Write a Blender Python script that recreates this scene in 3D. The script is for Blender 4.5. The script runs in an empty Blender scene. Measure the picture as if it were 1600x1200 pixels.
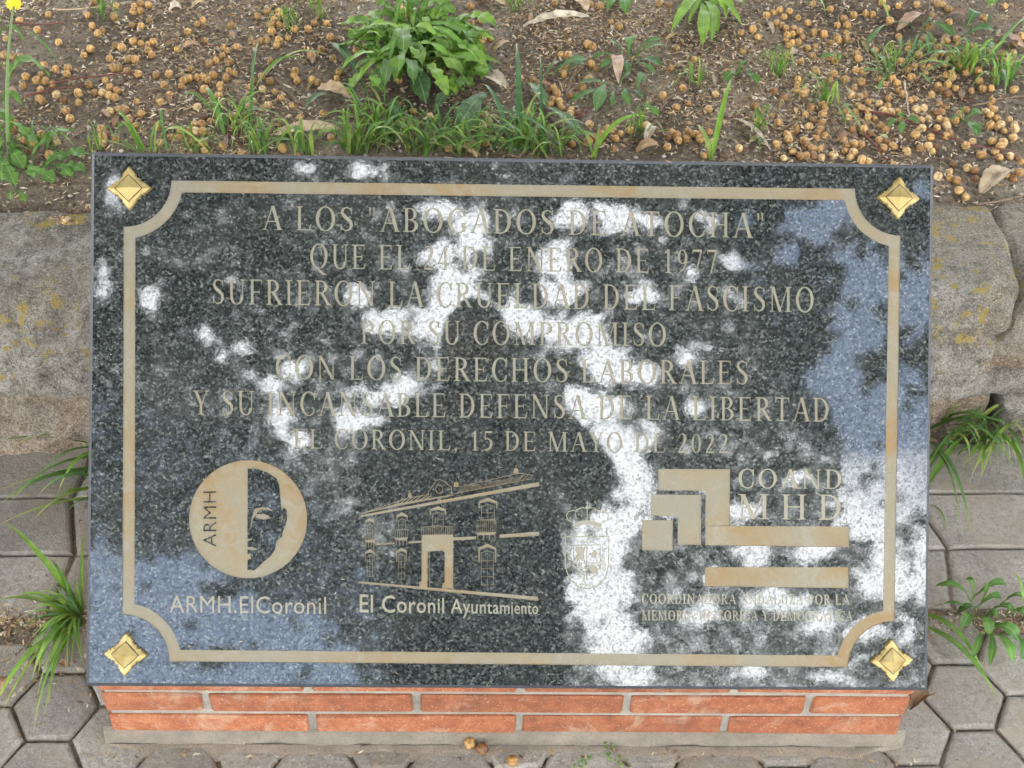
import bpy, math, random
import numpy as np
from mathutils import Vector, Matrix, noise
from mathutils.geometry import delaunay_2d_cdt
R = random.Random(7)
NP = np.random.default_rng(5)
S = bpy.context.scene
COL = S.collection
PI = math.pi

# ------------------------------------------------------------------ camera
CAM = np.array((-0.03957987, -0.82653966, 1.4573993))
RW = np.array(((0.99962351, -0.0110976196, -0.0250934155),
               (-0.0098349113, 0.7088609054, -0.7052797256),
               (0.0256146673, 0.7052609869, 0.7084848828)))
F = 2104.0
cd = bpy.data.cameras.new('camera'); cam = bpy.data.objects.new('camera', cd); COL.objects.link(cam)
cd.lens = F/1600*36; cd.sensor_width = 36; cd.clip_start = .02; cd.clip_end = 500
M4 = Matrix([list(RW[i])+[CAM[i]] for i in range(3)]+[[0, 0, 0, 1]])
cam.matrix_world = M4; S.camera = cam

# ------------------------------------------------------------------ sky, sun, exposure
SUN_EL, SUN_ROT = math.radians(52), math.radians(255)
w = bpy.data.worlds.new('World'); S.world = w; w.use_nodes = True
nt = w.node_tree; nt.nodes.clear()
def nn(t, typ, **kw):
    n = t.nodes.new(typ)
    for k, v in kw.items(): setattr(n, k, v)
    return n
def mth(t, op, a=None, b=None, c=None, clamp=False):
    n = t.nodes.new('ShaderNodeMath'); n.operation = op; n.use_clamp = clamp
    for i, v in enumerate((a, b, c)):
        if v is None: continue
        if hasattr(v, 'default_value'): t.links.new(v, n.inputs[i])
        else: n.inputs[i].default_value = v
    return n.outputs[0]
out = nn(nt, 'ShaderNodeOutputWorld'); bg = nn(nt, 'ShaderNodeBackground')
sky = nn(nt, 'ShaderNodeTexSky', sky_type='NISHITA'); sky.sun_disc = False
sky.sun_elevation = SUN_EL; sky.sun_rotation = SUN_ROT; sky.air_density = 1; sky.dust_density = .6; sky.ozone_density = 1.6
tc = nn(nt, 'ShaderNodeTexCoord'); sx = nn(nt, 'ShaderNodeSeparateXYZ'); nt.links.new(tc.outputs['Generated'], sx.inputs[0])
den = mth(nt, 'ADD', mth(nt, 'MAXIMUM', sx.outputs[2], 0.02), .25)
cx = mth(nt, 'DIVIDE', sx.outputs[0], den); cy = mth(nt, 'DIVIDE', sx.outputs[1], den)
cb = nn(nt, 'ShaderNodeCombineXYZ'); nt.links.new(cx, cb.inputs[0]); nt.links.new(cy, cb.inputs[1])
cn = nn(nt, 'ShaderNodeTexNoise'); cn.inputs['Scale'].default_value = 3.2; cn.inputs['Detail'].default_value = 7; cn.inputs['Roughness'].default_value = .58
nt.links.new(cb.outputs[0], cn.inputs['Vector'])
acc = mth(nt, 'MULTIPLY_ADD', mth(nt, 'SUBTRACT', cn.outputs['Fac'], .5), 2.6, .95)
# breaks in the cloud: where the blue sky shows
for (dx, dy, dz, lo, hi, am) in ((-.225, -.80, .562, .978, .997, 2.0), (.275, -.63, .725, .991, .9992, 1.0), (.31, -.70, .64, .9965, .9998, .8), (-.13, -.70, .70, .984, .998, -1.3), (.05, -.70, .71, .98, .997, -1.0), (.12, -.81, .57, .984, .998, -.9),
                                 (.7, .3, .65, .9, .99, .9), (-.6, .6, .5, .9, .99, .8)):
    L = math.sqrt(dx*dx+dy*dy+dz*dz)
    vd = nn(nt, 'ShaderNodeVectorMath', operation='DOT_PRODUCT'); vd.inputs[1].default_value = (dx/L, dy/L, dz/L)
    nt.links.new(tc.outputs['Generated'], vd.inputs[0])
    mr = nn(nt, 'ShaderNodeMapRange', interpolation_type='SMOOTHSTEP'); mr.inputs[1].default_value = lo; mr.inputs[2].default_value = hi
    nt.links.new(vd.outputs['Value'], mr.inputs[0])
    acc = mth(nt, 'SUBTRACT', acc, mth(nt, 'MULTIPLY', mr.outputs[0], am))
cl = nn(nt, 'ShaderNodeMapRange', interpolation_type='SMOOTHSTEP'); cl.inputs[1].default_value = .25; cl.inputs[2].default_value = .95
nt.links.new(acc, cl.inputs[0])
mx = nn(nt, 'ShaderNodeMix', data_type='RGBA'); nt.links.new(cl.outputs[0], mx.inputs[0])
sg = nn(nt, 'ShaderNodeMix', data_type='RGBA', blend_type='ADD'); sg.inputs[0].default_value = 1; nt.links.new(sky.outputs[0], sg.inputs[6]); sg.inputs[7].default_value = (12.5, 15.5, 21, 1)   # thin high veil over the blue
nt.links.new(sg.outputs[2], mx.inputs[6]); mx.inputs[7].default_value = (72, 73, 75, 1)
nt.links.new(mx.outputs[2], bg.inputs[0]); bg.inputs[1].default_value = .13
nt.links.new(bg.outputs[0], out.inputs[0])
sd = bpy.data.lights.new('sun', 'SUN'); sun = bpy.data.objects.new('sun', sd); COL.objects.link(sun)
sd.energy = .6; sd.angle = math.radians(15); sd.color = (1, .95, .88)
sdir = Vector((math.sin(SUN_ROT)*math.cos(SUN_EL), math.cos(SUN_ROT)*math.cos(SUN_EL), math.sin(SUN_EL)))
sun.rotation_euler = sdir.to_track_quat('Z', 'Y').to_euler()
S.view_settings.view_transform = 'Standard'; S.view_settings.look = 'None'; S.view_settings.gamma = 1
S.view_settings.exposure = 0.66; S.view_settings.use_curve_mapping = False

# ------------------------------------------------------------------ geometry of the place
TH = math.radians(45); W = .95; H = .59797; ZB = .14
cT, sT = math.cos(TH), math.sin(TH)
SB = np.array((0, 0, ZB)); SU = np.array((1., 0, 0)); SV = np.array((0, cT, sT)); SN = np.array((0, -sT, cT))
ZS = .25                      # soil level behind the wall
def wallY(x): return .522+.037*x
def ray(x, y):
    return RW @ np.array(((x-800)/F, (600-y)/F, -1.))
def onz(x, y, z=0.):
    d = ray(x, y); return CAM+d*(z-CAM[2])/d[2]
def px2slab(x, y):
    d = ray(x, y); t = ((SB-CAM)@SN)/(d@SN); P = CAM+d*t-SB
    return float(P@SU), float(P@SV)
def reflect_at(x, y, Y):      # the point on the plane Y=const that the polished slab mirrors at that place
    d = ray(x, y); t = ((SB-CAM)@SN)/(d@SN); P = CAM+d*t
    r = d-2*(d@SN)*SN
    return P+r*(Y-P[1])/r[1]
def soil_z(x, y):
    v = noise.noise(Vector((x*2.3, y*2.3, 1)))*.012+noise.noise(Vector((x*7, y*7, 4)))*.005
    edge = min(1, max(0, (y-(wallY(x)+.20))/.06))
    return ZS+(.004+v)*(.35+.65*edge)-.012*(1-edge)
def onsoil(x, y, up=0.):
    P = onz(x, y, ZS+up)
    for _ in range(3): P = onz(x, y, soil_z(P[0], P[1])+up)
    return P

# ------------------------------------------------------------------ object helpers
def mesh(name, v, f, mat=None, smooth=False, uv=None, col=None):
    me = bpy.data.meshes.new(name); me.from_pydata([tuple(map(float, p)) for p in v], [], [tuple(int(i) for i in q) for q in f])
    if mat: me.materials.append(mat)
    if smooth: me.polygons.foreach_set('use_smooth', [True]*len(me.polygons))
    if uv is not None:
        ul = me.uv_layers.new(name='UVMap'); li = np.zeros(len(me.loops), dtype=np.int32); me.loops.foreach_get('vertex_index', li)
        ul.data.foreach_set('uv', np.asarray(uv, dtype=np.float32)[li].ravel())
    if col is not None:
        a = me.color_attributes.new('col', 'FLOAT_COLOR', 'POINT'); c = np.ones((len(v), 4), dtype=np.float32); c[:, :3] = col
        a.data.foreach_set('color', c.ravel())
    me.update(); return me
def link(name, me, parent=None, label=None, cat=None, group=None, kind=None):
    o = bpy.data.objects.new(name, me); COL.objects.link(o)
    if parent: o.parent = parent
    if label: o['label'] = label
    if cat: o['category'] = cat
    if group: o['group'] = group
    if kind: o['kind'] = kind
    return o
def thing(name, label, cat, loc=(0, 0, 0), group=None):
    o = link(name, None, None, label, cat, group); o.location = tuple(map(float, loc)); return o
def box(x0, x1, y0, y1, z0, z1):
    v = [(x, y, z) for x in (x0, x1) for y in (y0, y1) for z in (z0, z1)]
    return v, [(0, 1, 3, 2), (4, 6, 7, 5), (0, 4, 5, 1), (2, 3, 7, 6), (0, 2, 6, 4), (1, 5, 7, 3)]
def bevbox(x0, x1, y0, y1, z0, z1, b):
    v = []; 
    for sx_ in (0, 1):
        for sy_ in (0, 1):
            for sz_ in (0, 1):
                X = (x0, x1)[sx_]; Y = (y0, y1)[sy_]; Z = (z0, z1)[sz_]
                ix = X+(b, -b)[sx_]; iy = Y+(b, -b)[sy_]; iz = Z+(b, -b)[sz_]
                v += [(X, iy, iz), (ix, Y, iz), (ix, iy, Z)]
    def I(a, b_, c, k): return (a*4+b_*2+c)*3+k
    f = []
    for s in (0, 1):
        q = [I(s, 0, 0, 0), I(s, 1, 0, 0), I(s, 1, 1, 0), I(s, 0, 1, 0)]; f.append(q if s else q[::-1])
        q = [I(0, s, 0, 1), I(0, s, 1, 1), I(1, s, 1, 1), I(1, s, 0, 1)]; f.append(q if s else q[::-1])
        q = [I(0, 0, s, 2), I(1, 0, s, 2), I(1, 1, s, 2), I(0, 1, s, 2)]; f.append(q if s else q[::-1])
    for a in (0, 1):
        for b_ in (0, 1):
            q = [I(a, b_, 0, 0), I(a, b_, 1, 0), I(a, b_, 1, 1), I(a, b_, 0, 1)]; f.append(q if (a ^ b_) else q[::-1])
            q = [I(a, 0, b_, 0), I(a, 1, b_, 0), I(a, 1, b_, 2), I(a, 0, b_, 2)]; f.append(q[::-1] if (a ^ b_) else q)
            q = [I(0, a, b_, 1), I(1, a, b_, 1), I(1, a, b_, 2), I(0, a, b_, 2)]; f.append(q if (a ^ b_) else q[::-1])
            for c in (0, 1):
                q = [I(a, b_, c, 0), I(a, b_, c, 1), I(a, b_, c, 2)]; f.append(q if (a ^ b_ ^ c) else q[::-1])
    return v, f
def tube(pts, rad, n=6):
    pts = [np.asarray(p, float) for p in pts]; v = []; f = []
    for i, p in enumerate(pts):
        t = pts[min(i+1, len(pts)-1)]-pts[max(i-1, 0)]; t /= max(np.linalg.norm(t), 1e-9)
        a = np.cross(t, (0, 0, 1) if abs(t[2]) < .9 else (1, 0, 0)); a /= np.linalg.norm(a); b = np.cross(t, a)
        r = rad[i] if hasattr(rad, '__len__') else rad
        for k in range(n): v.append(p+r*(a*math.cos(2*PI*k/n)+b*math.sin(2*PI*k/n)))
    for i in range(len(pts)-1):
        for k in range(n): f.append((i*n+k, i*n+(k+1) % n, (i+1)*n+(k+1) % n, (i+1)*n+k))
    f.append(tuple(range(n))[::-1]); f.append(tuple((len(pts)-1)*n+k for k in range(n)))
    return v, f
def bez(P0, P1, P2, n):
    return [(1-t)**2*P0+2*t*(1-t)*P1+t*t*P2 for t in np.linspace(0, 1, n)]

# ------------------------------------------------------------------ materials
def newmat(name):
    m = bpy.data.materials.new(name); m.use_nodes = True; t = m.node_tree; t.nodes.clear()
    o = nn(t, 'ShaderNodeOutputMaterial'); p = nn(t, 'ShaderNodeBsdfPrincipled'); t.links.new(p.outputs[0], o.inputs[0])
    return m, t, p
def tex_noise(t, scale, detail=4, rough=.5, vec=None, dist=0):
    n = nn(t, 'ShaderNodeTexNoise'); n.inputs['Scale'].default_value = scale; n.inputs['Detail'].default_value = detail
    n.inputs['Roughness'].default_value = rough; n.inputs['Distortion'].default_value = dist
    if vec is not None: t.links.new(vec, n.inputs['Vector'])
    return n.outputs['Fac']
def ramp(t, fac, stops, interp='LINEAR'):
    r = nn(t, 'ShaderNodeValToRGB'); cr = r.color_ramp; cr.interpolation = interp
    while len(cr.elements) < len(stops): cr.elements.new(.5)
    for e, (p, c) in zip(cr.elements, stops):
        e.position = p; e.color = (*c, 1) if hasattr(c, '__len__') else (c, c, c, 1)
    t.links.new(fac, r.inputs[0]); return r.outputs[0]
def mixc(t, fac, a, b, mode='MIX'):
    m = nn(t, 'ShaderNodeMix', data_type='RGBA', blend_type=mode)
    for i, v in ((0, fac), (6, a), (7, b)):
        if hasattr(v, 'default_value'): t.links.new(v, m.inputs[i])
        elif i == 0: m.inputs[0].default_value = v
        else: m.inputs[i].default_value = (*v, 1)
    return m.outputs[2]
def bump(t, p, h, strength, dist):
    b = nn(t, 'ShaderNodeBump'); b.inputs['Strength'].default_value = strength; b.inputs['Distance'].default_value = dist
    t.links.new(h, b.inputs['Height']); t.links.new(b.outputs[0], p.inputs['Normal']); return b
def gcoord(t):
    g = nn(t, 'ShaderNodeNewGeometry'); return g.outputs['Position']

def granite():
    m, t, p = newmat('dark_granite'); c = gcoord(t)
    v1 = nn(t, 'ShaderNodeTexVoronoi'); v1.inputs['Scale'].default_value = 420; t.links.new(c, v1.inputs['Vector'])
    n1 = tex_noise(t, 270, 5, .7, c); n2 = tex_noise(t, 520, 3, .6, c); n3 = tex_noise(t, 9, 4, .6, c)
    sp = nn(t, 'ShaderNodeSeparateColor'); t.links.new(v1.outputs['Color'], sp.inputs[0])
    k = mth(t, 'ADD', mth(t, 'MULTIPLY', n1, .62), mth(t, 'MULTIPLY', sp.outputs[0], .38))
    base = ramp(t, k, [(.28, (.004, .005, .005)), (.46, (.013, .016, .016)), (.60, (.036, .042, .040)), (.72, (.11, .118, .108)), (.86, (.38, .39, .35))])
    col = mixc(t, ramp(t, n2, [(.45, 0.), (.75, .4)]), base, (.05, .056, .053))
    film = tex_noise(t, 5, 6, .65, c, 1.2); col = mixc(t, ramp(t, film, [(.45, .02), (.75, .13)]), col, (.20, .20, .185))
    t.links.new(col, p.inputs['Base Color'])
    r = mth(t, 'ADD', mth(t, 'MULTIPLY', ramp(t, n1, [(.5, 0.), (.8, 1.)]), .07), mth(t, 'MULTIPLY_ADD', n3, .02, .0))
    t.links.new(r, p.inputs['Roughness'])
    p.inputs['IOR'].default_value = 1.62
    sl = ramp(t, sp.outputs[1], [(0, .26), (.4, .48), (1, .62)]); t.links.new(sl, p.inputs['Specular IOR Level'])
    h = mth(t, 'ADD', mth(t, 'MULTIPLY', n1, .7), mth(t, 'MULTIPLY', tex_noise(t, 75, 2, .5, c), 2.6))
    bump(t, p, h, .020, .0004)
    return m
def inlay(name='engraved_inlay', grey=0.):
    m, t, p = newmat(name); c = gcoord(t)
    n1 = tex_noise(t, 9, 5, .6, c, .6); n2 = tex_noise(t, 700, 2, .5, c); n3 = tex_noise(t, 38, 5, .65, c, 1.5)
    col = ramp(t, n1, [(.34, (.20, .185, .14)), (.52, (.215, .18, .115)), (.66, (.215, .145, .065)), (.80, (.165, .105, .045))])
    col = mixc(t, ramp(t, n3, [(.52, 0.), (.66, .5)]), col, (.245, .24, .20))
    col = mixc(t, ramp(t, n2, [(.3, .35), (.6, 0.)]), col, (.14, .12, .09))
    if grey: col = mixc(t, grey, col, (.255, .248, .195))
    t.links.new(col, p.inputs['Base Color']); p.inputs['Roughness'].default_value = .75; p.inputs['Specular IOR Level'].default_value = .25
    bump(t, p, n2, .4, .0005); return m
def brass():
    m, t, p = newmat('brass'); c = gcoord(t); n1 = tex_noise(t, 60, 4, .6, c)
    t.links.new(ramp(t, n1, [(.35, (.34, .25, .09)), (.7, (.46, .37, .17))]), p.inputs['Base Color'])
    p.inputs['Metallic'].default_value = .75; t.links.new(ramp(t, n1, [(.3, .45), (.7, .62)]), p.inputs['Roughness'])
    bump(t, p, tex_noise(t, 900, 2, .5, c), .08, .0004); return m
def brickm():
    m, t, p = newmat('red_brick'); c = gcoord(t); oi = nn(t, 'ShaderNodeObjectInfo')
    n1 = tex_noise(t, 45, 6, .65, c); n2 = tex_noise(t, 420, 4, .6, c)
    a = ramp(t, n1, [(.3, (.17, .050, .021)), (.52, (.275, .090, .036)), (.8, (.37, .155, .075))])
    a = mixc(t, ramp(t, n2, [(.28, .75), (.46, 0.)]), a, (.10, .04, .025)); a = mixc(t, ramp(t, n2, [(.62, 0.), (.70, .8)]), a, (.55, .38, .27)); a = mixc(t, ramp(t, tex_noise(t, 22, 7, .7, c, 1.), [(.54, 0.), (.68, .55)]), a, (.36, .27, .19))
    hs = nn(t, 'ShaderNodeHueSaturation'); t.links.new(a, hs.inputs['Color']); t.links.new(mth(t, 'MULTIPLY_ADD', oi.outputs['Random'], .3, .82), hs.inputs['Value'])
    t.links.new(hs.outputs[0], p.inputs['Base Color']); p.inputs['Roughness'].default_value = .85
    bump(t, p, mth(t, 'ADD', n2, n1), .5, .0015); return m
def mortar(name='mortar', tint=(.33, .31, .26)):
    m, t, p = newmat(name); c = gcoord(t); n1 = tex_noise(t, 25, 6, .7, c); n2 = tex_noise(t, 500, 4, .7, c)
    a = ramp(t, n1, [(.3, tuple(x*.62 for x in tint)), (.7, tuple(x*1.12 for x in tint))])
    a = mixc(t, ramp(t, n2, [(.3, .7), (.5, 0.)]), a, (.10, .09, .075)); t.links.new(a, p.inputs['Base Color']); p.inputs['Roughness'].default_value = .95
    bump(t, p, mth(t, 'ADD', n2, n1), .8, .003); return m
def stonem(name, c0, c1, lichen=.0, c2=None):
    m, t, p = newmat(name); c = gcoord(t)
    n1 = tex_noise(t, 9, 8, .68, c, .5); n2 = tex_noise(t, 230, 6, .8, c); n3 = tex_noise(t, 42, 6, .62, c); n4 = tex_noise(t, 60, 5, .7, c)
    a = ramp(t, n1, [(.36, c0), (.62, c1)]); n6 = tex_noise(t, 28, 7, .75, c, .8)
    a = mixc(t, ramp(t, n6, [(.38, .7), (.5, 0.)]), a, tuple(x*.5 for x in c0)); a = mixc(t, ramp(t, n6, [(.55, 0.), (.66, .5)]), a, (.46, .44, .39))
    if c2: a = mixc(t, ramp(t, tex_noise(t, 5, 5, .6, c), [(.45, 0.), (.6, .8)]), a, c2)
    a = mixc(t, ramp(t, n2, [(.30, .9), (.52, 0.)]), a, tuple(x*.28 for x in c0))
    a = mixc(t, ramp(t, n2, [(.58, 0.), (.72, .6)]), a, (.52, .50, .44))
    a = mixc(t, ramp(t, n4, [(.36, .6), (.52, 0.)]), a, tuple(x*.45 for x in c0)); n7 = tex_noise(t, 380, 3, .8, c); a = mixc(t, ramp(t, n7, [(.36, .7), (.47, 0.)]), a, (.06, .05, .04)); a = mixc(t, ramp(t, n7, [(.56, 0.), (.66, .7)]), a, (.50, .48, .43))
    if lichen: a = mixc(t, ramp(t, mth(t, 'MULTIPLY', ramp(t, n3, [(.55, 0.), (.60, 1.)]), ramp(t, tex_noise(t, 7, 4, .6, c), [(.44, 0.), (.58, 1.)])), [(.2, 0.), (.8, lichen)]), a, (.36, .27, .07))
    t.links.new(a, p.inputs['Base Color']); p.inputs['Roughness'].default_value = .93; p.inputs['Specular IOR Level'].default_value = .2
    bump(t, p, mth(t, 'ADD', mth(t, 'MULTIPLY', mth(t, 'ADD', n4, n6), 2.), n2), 1., .005); return m
def paverm():
    m, t, p = newmat('concrete_paver'); c = gcoord(t); oi = nn(t, 'ShaderNodeObjectInfo')
    n1 = tex_noise(t, 14, 7, .65, c); n2 = tex_noise(t, 360, 4, .75, c); n3 = tex_noise(t, 120, 5, .6, c)
    a = ramp(t, n1, [(.3, (.18, .167, .147)), (.7, (.32, .30, .262))])
    a = mixc(t, ramp(t, n2, [(.3, .75), (.46, 0.)]), a, (.055, .05, .045)); a = mixc(t, ramp(t, n2, [(.58, 0.), (.70, .85)]), a, (.52, .50, .46))
    a = mixc(t, ramp(t, n3, [(.35, .5), (.52, 0.)]), a, (.12, .10, .08)); a = mixc(t, ramp(t, tex_noise(t, 7, 7, .7, c, 1.), [(.45, 0.), (.62, .6)]), a, (.25, .205, .155))
    hs = nn(t, 'ShaderNodeHueSaturation'); t.links.new(a, hs.inputs['Color']); t.links.new(mth(t, 'MULTIPLY_ADD', oi.outputs['Random'], .3, .85), hs.inputs['Value'])
    t.links.new(hs.outputs[0], p.inputs['Base Color']); p.inputs['Roughness'].default_value = .92
    bump(t, p, mth(t, 'ADD', n2, mth(t, 'MULTIPLY', n3, 1.5)), .7, .0018); return m
def soilm(name='soil', k=1.):
    m, t, p = newmat(name); c = gcoord(t)
    n1 = tex_noise(t, 6, 7, .65, c, .4); n2 = tex_noise(t, 160, 7, .75, c); n3 = tex_noise(t, 30, 6, .7, c)
    a = ramp(t, n1, [(.34, (.105*k, .080*k, .058*k)), (.50, (.205*k, .166*k, .126*k)), (.66, (.31*k, .265*k, .21*k))])
    a = mixc(t, ramp(t, n2, [(.34, .85), (.5, 0.)]), a, (.024, .017, .012)); a = mixc(t, ramp(t, n2, [(.6, 0.), (.74, .5)]), a, (.30, .24, .17))
    t.links.new(a, p.inputs['Base Color']); p.inputs['Roughness'].default_value = .95; p.inputs['Specular IOR Level'].default_value = .2
    bump(t, p, mth(t, 'ADD', mth(t, 'MULTIPLY', n3, 2), n2), 1., .006); return m
def leafm(name='green_leaf', veins=True, rough=.5, trans=.28):
    m, t, p = newmat(name); oi = nn(t, 'ShaderNodeObjectInfo'); uv = nn(t, 'ShaderNodeUVMap'); s = nn(t, 'ShaderNodeSeparateXYZ'); t.links.new(uv.outputs[0], s.inputs[0])
    c = gcoord(t); n1 = tex_noise(t, 60, 4, .6, c); base = oi.outputs['Color']
    dark = mixc(t, 1., base, (.62, .66, .62), 'MULTIPLY'); a = mixc(t, ramp(t, n1, [(.35, 0.), (.7, 1.)]), dark, base)
    d = mth(t, 'ABSOLUTE', mth(t, 'SUBTRACT', s.outputs[0], .5))
    if veins:
        vn = mth(t, 'ABSOLUTE', mth(t, 'SUBTRACT', mth(t, 'FRACT', mth(t, 'ADD', mth(t, 'MULTIPLY', s.outputs[1], 9), mth(t, 'MULTIPLY', d, -3.))), .5))
        a = mixc(t, ramp(t, vn, [(0., .35), (.12, 0.)]), a, (.16, .24, .10)); a = mixc(t, ramp(t, d, [(.012, .45), (.03, 0.)]), a, (.30, .40, .18))
    else: a = mixc(t, ramp(t, s.outputs[1], [(.72, 0.), (1., .6)]), a, (.36, .33, .10))
    t.links.new(a, p.inputs['Base Color']); p.inputs['Roughness'].default_value = rough; p.inputs['Specular IOR Level'].default_value = .35
    tr = nn(t, 'ShaderNodeBsdfTranslucent'); t.links.new(mixc(t, 1., a, (1.2, 1.35, .5), 'MULTIPLY'), tr.inputs[0])
    ms = nn(t, 'ShaderNodeMixShader'); ms.inputs[0].default_value = trans; t.links.new(p.outputs[0], ms.inputs[1]); t.links.new(tr.outputs[0], ms.inputs[2])
    o = [n for n in t.nodes if n.type == 'OUTPUT_MATERIAL'][0]; t.links.new(ms.outputs[0], o.inputs[0])
    if veins: bump(t, p, tex_noise(t, 240, 3, .6, c), .5, .0012)
    return m
def drym(name='dry_leaf'):
    m, t, p = newmat(name); oi = nn(t, 'ShaderNodeObjectInfo'); c = gcoord(t); n1 = tex_noise(t, 70, 5, .65, c)
    uv = nn(t, 'ShaderNodeUVMap'); s = nn(t, 'ShaderNodeSeparateXYZ'); t.links.new(uv.outputs[0], s.inputs[0]); d = mth(t, 'ABSOLUTE', mth(t, 'SUBTRACT', s.outputs[0], .5))
    a = mixc(t, ramp(t, n1, [(.35, .6), (.6, 0.)]), oi.outputs['Color'], (.12, .065, .03)); a = mixc(t, ramp(t, d, [(.015, .5), (.05, 0.)]), a, (.5, .38, .22))
    t.links.new(a, p.inputs['Base Color']); p.inputs['Roughness'].default_value = .7; bump(t, p, n1, .6, .002); return m
def attrm(name, rough=.85):
    m, t, p = newmat(name); a = nn(t, 'ShaderNodeAttribute', attribute_name='col'); t.links.new(a.outputs['Color'], p.inputs['Base Color'])
    p.inputs['Roughness'].default_value = rough; p.inputs['Specular IOR Level'].default_value = .25; return m
def fruitm():
    m, t, p = newmat('dry_berry'); oi = nn(t, 'ShaderNodeObjectInfo'); a_ = nn(t, 'ShaderNodeAttribute', attribute_name='col'); c = gcoord(t)
    base = ramp(t, oi.outputs['Random'], [(0, (.12, .06, .025)), (.10, (.22, .11, .04)), (.25, (.36, .21, .075)), (.5, (.47, .30, .11)), (.8, (.55, .38, .16)), (1, (.64, .50, .27))])
    n = tex_noise(t, 150, 4, .6, c); a = mixc(t, ramp(t, n, [(.32, .65), (.55, 0.)]), base, (.20, .09, .025))
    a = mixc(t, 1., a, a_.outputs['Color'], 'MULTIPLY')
    t.links.new(a, p.inputs['Base Color']); p.inputs['Roughness'].default_value = .55; bump(t, p, tex_noise(t, 300, 3, .6, c), .5, .0012); return m
def flat(name, col, rough=.8, var=.25, sc=40):
    m, t, p = newmat(name); c = gcoord(t); n = tex_noise(t, sc, 5, .6, c)
    t.links.new(ramp(t, n, [(.3, tuple(x*(1-var) for x in col)), (.7, tuple(x*(1+var) for x in col))]), p.inputs['Base Color']); p.inputs['Roughness'].default_value = rough; return m
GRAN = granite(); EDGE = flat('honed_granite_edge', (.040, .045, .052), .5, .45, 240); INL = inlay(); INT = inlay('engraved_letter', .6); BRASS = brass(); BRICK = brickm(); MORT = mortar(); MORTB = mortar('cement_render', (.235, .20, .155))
STONE_G = stonem('grey_stone', (.24, .215, .175), (.43, .405, .355), .85, (.33, .28, .21)); STONE_T = stonem('tan_stone', (.27, .20, .13), (.44, .35, .25), 0., (.31, .28, .24))
PAVER = paverm(); SOIL = soilm(); DIRT = soilm('joint_dirt', 1.05); LEAF = leafm(); BLADE = leafm('grass_blade_green', False, .42, .22); DRY = drym(); ATT = attrm('litter'); FRUIT = fruitm()

# ------------------------------------------------------------------ ground: pavement and soil
def grid(x0, x1, y0, y1, nx, ny, zf):
    v = []; f = []
    for j in range(ny+1):
        for i in range(nx+1):
            x = x0+(x1-x0)*i/nx; y = y0+(y1-y0)*j/ny; v.append((x, y, zf(x, y)))
    for j in range(ny):
        for i in range(nx): a = j*(nx+1)+i; f.append((a, a+1, a+nx+2, a+nx+1))
    return v, f
# one sheet: pavement bed in front of the wall; soil sheet behind it
pav = link('pavement', mesh('pavement', *grid(-30, 30, -30, .60, 60, 60, lambda x, y: -.0075), DIRT), kind='structure')
xs = np.r_[np.linspace(-30, -1.7, 12), np.linspace(-1.6, -.95, 14), np.linspace(-.92, .95, 300), np.linspace(1., 1.6, 14), np.linspace(1.7, 30, 12)]
ys = np.r_[np.linspace(.62, 1.45, 150), np.linspace(1.5, 2.4, 20), np.linspace(2.6, 30, 16)]
v = []; f = []
for y in ys:
    for x in xs:
        yy = y+wallY(x)-.522 if y < 3 and abs(x) < 3 else y
        z = soil_z(x, yy)+noise.noise(Vector((x*30, yy*30, 3)))*.0028+noise.noise(Vector((x*75, yy*75, 9)))*.0016
        v.append((x, yy, z))
nx = len(xs)
for j in range(len(ys)-1):
    for i in range(nx-1): a = j*nx+i; f.append((a, a+1, a+nx+1, a+nx))
link('soil', mesh('soil', v, f, SOIL, True), kind='structure')

ROT = math.radians(1.05); cR, sR = math.cos(ROT), math.sin(ROT)
def rt(x, y): return (x*cR-y*sR, x*sR+y*cR)
def prism(poly, top, depth, bev, jit=0.):
    """bevelled paver from a convex outline"""
    n = len(poly); cx_ = sum(p[0] for p in poly)/n; cy_ = sum(p[1] for p in poly)/n
    rad = np.mean([math.hypot(p[0]-cx_, p[1]-cy_) for p in poly])
    rings = []
    for k, z in ((0, top-depth), (0, top-bev*.9), (bev*.45, top-bev*.28), (bev*1.25, top)):
        s = 1-k/rad; rings.append([(cx_+(p[0]-cx_)*s, cy_+(p[1]-cy_)*s, z) for p in poly])
    ax, ay = R.uniform(-jit, jit), R.uniform(-jit, jit)
    v = [(x, y, z+(x-cx_)*ax+(y-cy_)*ay) for r in rings for (x, y, z) in r]; f = []
    for r in range(3):
        for i in range(n): f.append((r*n+i, r*n+(i+1) % n, (r+1)*n+(i+1) % n, (r+1)*n+i))
    f.append(tuple(3*n+i for i in range(n))); return v, f
def subdiv(poly, k=3, amp=.0007):
    o = []
    for i in range(len(poly)):
        a, b = poly[i], poly[(i+1) % len(poly)]
        for j in range(k):
            t = j/k; tt = t
            o.append((a[0]+(b[0]-a[0])*tt+R.uniform(-amp, amp), a[1]+(b[1]-a[1])*tt+R.uniform(-amp, amp)))
    return o
hs_, row = .0542, .0939; colp = .0805
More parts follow.
